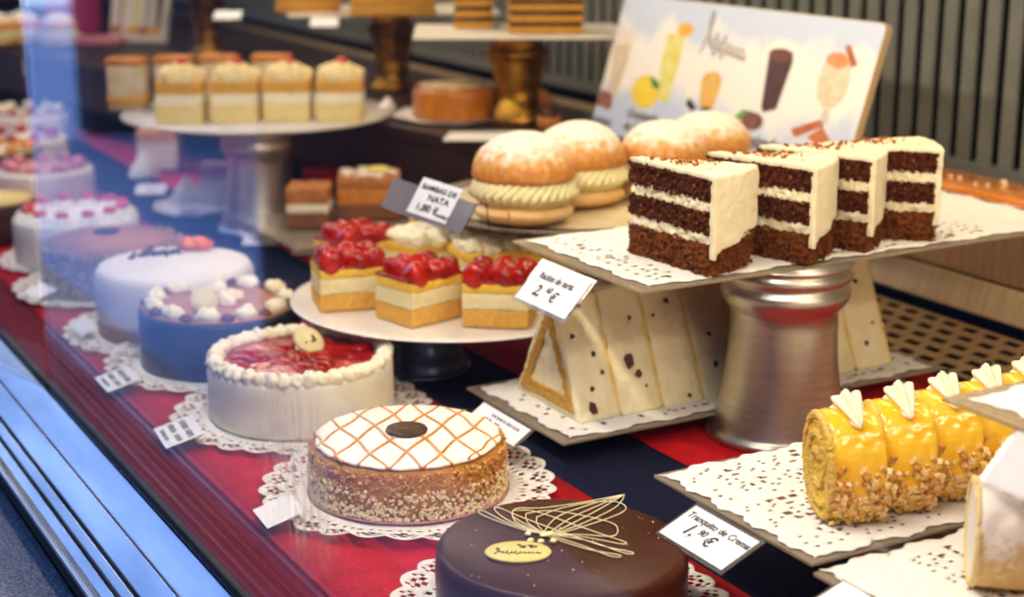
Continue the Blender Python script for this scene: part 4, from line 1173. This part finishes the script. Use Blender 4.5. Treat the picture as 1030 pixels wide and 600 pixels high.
def gold_prof(h, r):
    return [(r*.6, 0), (r*.95, 0), (r*.95, .008), (r*.7, .016), (r*.62, .03), (r*.72, .04), (r*.65, .05), (r*.70, h*.42), (r*.88, h*.68), (r*.98, h*.76), (r*1.06, h*.775), (r*1.06, h*.80), (r*.88, h*.83), (r*.78, h*.9), (r*.95, h*.97), (r*.95, h)]
def goldstand(px, py, h, r, lab):
    p = at(px, py, .2)
    tag(MB().lathe(gold_prof(h, r), 60).build('cake_stand', GOLD, loc=(p.x, p.y, .201)), lab, 'cake stand', 'gilded stands on the wooden step'); return p
H = .168
g1 = goldstand(521, 121, H, .062, 'gilded cake stand holding the tray of dark striped layer cakes')
g2 = goldstand(395, 88, H, .055, 'gilded cake stand holding the tray of yellow layer cakes')
g3 = goldstand(210, 54, H, .05, 'gilded cake stand holding the far tray of layer cakes')
TZ = .201+H
WT = mat('white_tray2', '#e2dccf', rough=.4)
def boxtray(p, dx, dy, a, lab):
    o = MB().box((0, 0, .003), (dx, dy, .006)).build('cake_tray', WT, loc=(p.x, p.y, TZ+.0005), rz=a, smooth=False); bevel(o, .002)
    return tag(o, lab, 'tray')
a1 = math.radians(-62)
boxtray(g1, .40, .26, a1+.6, 'white tray on the gilded stand under the dark striped layer cakes')
boxtray(g2, .46, .26, a1+.7, 'white tray on the gilded stand under the yellow layer cakes')
boxtray(g3, .42, .26, a1+.7, 'white tray on the farthest gilded stand')
LAY = mat('puff_layers', '#d9a23c', '#c0842a', 60, rough=.7, bump=.8, bscale=200, stretch=(1, 1, 5))
def layer_cake(px, py, w, d, a, lab, dark=True, n=5):
    p = at(px, py, TZ+.008) if px != 205 else g3; t = thing('layer_cake', lab, 'layer cake', (p.x, p.y, TZ+.007), a, 'layer cakes on the gilded stands')
    z = 0
    for k in range(n):
        o = MB().box((0, 0, z+.007), (w, d, .014)).build('pastry_layer', LAY, t); bevel(o, .003); z += .014
        MB().box((0, 0, z+.0035), (w*.97, d*.97, .008)).build('filling_layer', DARKCHOC if dark else SPONGE, t); z += .007
    return t
layer_cake(476, 26, .075, .10, a1+.6, 'chocolate and pastry layer cake, nearer the yellow cakes on its gilded stand')
layer_cake(548, 31, .14, .10, a1+.6, 'wide chocolate and pastry striped cake beside the drinks board')
layer_cake(395, 14, .18, .10, a1+.7, 'wide golden layer cake above the caramel cake', False, 6)
layer_cake(310, 10, .14, .10, a1+.7, 'golden brown layer cake above the cherry slices', False, 6)
layer_cake(205, 4, .12, .10, a1+.7, 'layer cake on the farthest gilded stand', True, 4)
def hang_card(px, py, lab, z=TZ):
    p = at(px, py, z); U = Vector((.87, -.49, 0)); V = Vector((-.5, -.87, -.5)).normalized()
    card(p-U*.03, p+U*.03, p-U*.03+V*.035, lab, [], sleeve=False)
hang_card(327, 18, 'white price card hung from the tray of yellow layer cakes')
hang_card(458, 29, 'white price card hung from the tray of dark striped layer cakes')
hang_card(230, 11, 'white price card hung from the farthest tray of layer cakes')

# far end of the step: buns, pink box, second board
for i, (px, py, lab) in enumerate(((60, 46, 'round sugared bun at the far end of the step, beside the magenta box'), (24, 44, 'round sugared bun at the far end of the step, next to the glass'), (-4, 46, 'round sugared bun seen past the end of the glass pane'))):
    p = at(px, py, .205); o = copy_tree(bun); o.location = (p.x, p.y, .2015); o.scale = (.72, .72, .72); o['label'] = lab; o['group'] = 'sugared buns at the far end'; o.rotation_euler.z = i
p = at(83, 40, .205); 
t = thing('gift_box', 'magenta box with a pale lid at the far end of the wooden step', 'box', (p.x+.05, p.y+.28, .2015), math.radians(-20))
o = MB().box((0, 0, .07), (.16, .12, .14)).build('box_body', mat('magenta_card', '#a01850', '#b4245c', 20, rough=.4), t, smooth=False); bevel(o, .003)
o = MB().box((0, 0, .148), (.166, .126, .02)).build('lid', mat('pink_card', '#c84a7c', rough=.4), t, smooth=False); bevel(o, .002)
p = at(95, 44, .205)
o = MB().box((0, 0, .012), (.16, .1, .022)).build('pink_cake', PINK, loc=(p.x, p.y, .2015), rz=-.5); bevel(o, .006, 3)
tag(o, 'low pink iced cake bar before the magenta box', 'cake bar')
t = thing('menu_board', 'smaller drinks board with pale panels leaning at the far end of the step', 'menu board', (0, 0, 0))
p0 = at(110, 40, .205); p1 = at(166, 43, .205); uu = (p1-p0); L2 = uu.length; uu.normalize(); nn = Vector((-uu.y, uu.x, 0)); upv = (Vector((0, 0, 1))+nn*.22).normalized(); fn_ = uu.cross(upv)
if fn_.dot(FW) > 0: fn_ = -fn_
hB = .24
q = [p0, p0+uu*L2, p0+uu*L2+upv*hB, p0+upv*hB]
MB().extr(q, -fn_*.012).build('panel', mat('far_board_white', '#e4dccb', rough=.4), t, smooth=False)
for k, (m, x) in enumerate(((pm('tan', '#b8a584'), .14), (pm('lemon_drink', '#d8cf5a'), .42), (pm('pale_grey', '#a9a79c'), .62), (pm('chocolate_drink', '#33140e'), .82))):
    c0 = p0+uu*L2*x+upv*.03+fn_*.001
    MB().extr([c0, c0+uu*L2*.07, c0+uu*L2*.12+upv*.16, c0-uu*L2*.02+upv*.16], fn_*.0005).build('drink_print', m, t, smooth=False)
    MB().extr([c0+uu*L2*(-.03+.12*math.cos(s))+upv*(.012*math.sin(s)) for s in [2*PI*i/12 for i in range(12)]], fn_*.0006).build('fruit_print', pm('orange_slice', '#e3a51c') if k % 2 else pm('cinnamon', '#a85428'), t, smooth=False)

# ------------------------------------------------------------------ outside: what the pane mirrors
BLOCKER = mat('blocker_dark', '#15161c', '#20222a', 1.5, rough=.8)
struct('wall_blocker_near', MB().box((-1.05, 1.35, .5), (.12, 7.6, 3.0)), BLOCKER, smooth=False)  # added unseen wall, keeps the blue reflection off the right of the pane
struct('wall_blocker_far', MB().box((-4.27, 10.4, .7), (5.0, .4, 3.4)).box((0, 16.5, .7), (5.0, .4, 3.4)), BLOCKER, smooth=False)  # added unseen blocks, leave only a gap of blue in the reflection
struct('ground', MB().box((-3, 9, -1.08), (14, 26, .04)), mat('street_paving', '#bac2d0', '#a9b2c4', 2, rough=.7), smooth=False)

struct('ground_shade_strip', MB().box((-.42, 1.2, -1.055), (1.2, 7.9, .012)), mat('shaded_paving', '#191a1e', '#232429', 60, rough=.9), smooth=False)  # added unseen strip, paving with shade in its colour to dim the reflection

# ------------------------------------------------------------------ lights
def area(name, loc, size, power, col, rot=(0, 0, 0)):
    l = bpy.data.lights.new(name, 'AREA'); l.shape = 'RECTANGLE'; l.size = size[0]; l.size_y = size[1]; l.energy = power; l.color = col
    o = bpy.data.objects.new(name, l); COL.objects.link(o); o.location = loc; o.rotation_euler = rot
    return o
WARM = (1, .86, .65)
area('case_lamp_front', (.50, 1.2, 1.03), (.07, 1.3), 15.5, WARM, (0, math.radians(-32), 0))
area('case_lamp_front_far', (.50, 3.2, 1.03), (.07, 2.2), 14, WARM, (0, math.radians(-32), 0))
area('case_lamp_back', (1.45, 1.6, 1.05), (.10, 1.6), 9.5, (1, .80, .55), (0, math.radians(8), 0))
area('case_lamp_back_far', (1.45, 3.8, 1.05), (.10, 2.2), 14, (1, .82, .6), (0, math.radians(8), 0))
area('fill_light_end', (1.25, .2, .5), (.8, .06), 4.5, WARM, (math.radians(90), 0, 0))  # added fill light, no fitting there; brightens the cake under the tray
area('fill_light_near', (1.05, .30, .98), (1.0, .08), 5.5, WARM, (math.radians(50), 0, 0))  # added fill light for the cake sides that face the camera

w = bpy.data.worlds.new('sky'); SC.world = w; w.use_nodes = True
nt = w.node_tree; N = nt.nodes; L = nt.links; bg = N['Background']
tc = N.new('ShaderNodeTexCoord'); sx = N.new('ShaderNodeSeparateXYZ'); L.new(tc.outputs['Generated'], sx.inputs[0])
rp = N.new('ShaderNodeValToRGB'); e = rp.color_ramp.elements
e[0].position = .0; e[0].color = (.48, .66, 1.0, 1); e[1].position = .6; e[1].color = (.16, .33, .85, 1)
L.new(sx.outputs[2], rp.inputs[0]); L.new(rp.outputs[0], bg.inputs['Color'])
bg.inputs['Strength'].default_value = 2.8

# ------------------------------------------------------------------ camera
cd = bpy.data.cameras.new('camera'); cam = bpy.data.objects.new('camera', cd); COL.objects.link(cam)
cd.sensor_width = 36; cd.lens = F_PX/1030*36; cd.clip_start = .02
cam.location = EYE; cam.rotation_euler = Matrix((RT, UP, -FW)).transposed().to_euler()
cd.dof.use_dof = True; cd.dof.focus_distance = 1.62; cd.dof.aperture_fstop = 3.6
SC.camera = cam
SC.cycles.use_denoising = True
SC.cycles.transparent_max_bounces = 24
SC.cycles.caustics_reflective = False; SC.cycles.caustics_refractive = False
vs = SC.view_settings; vs.view_transform = 'Standard'; vs.look = 'None'; vs.gamma = 1; vs.use_curve_mapping = False; vs.exposure = 0
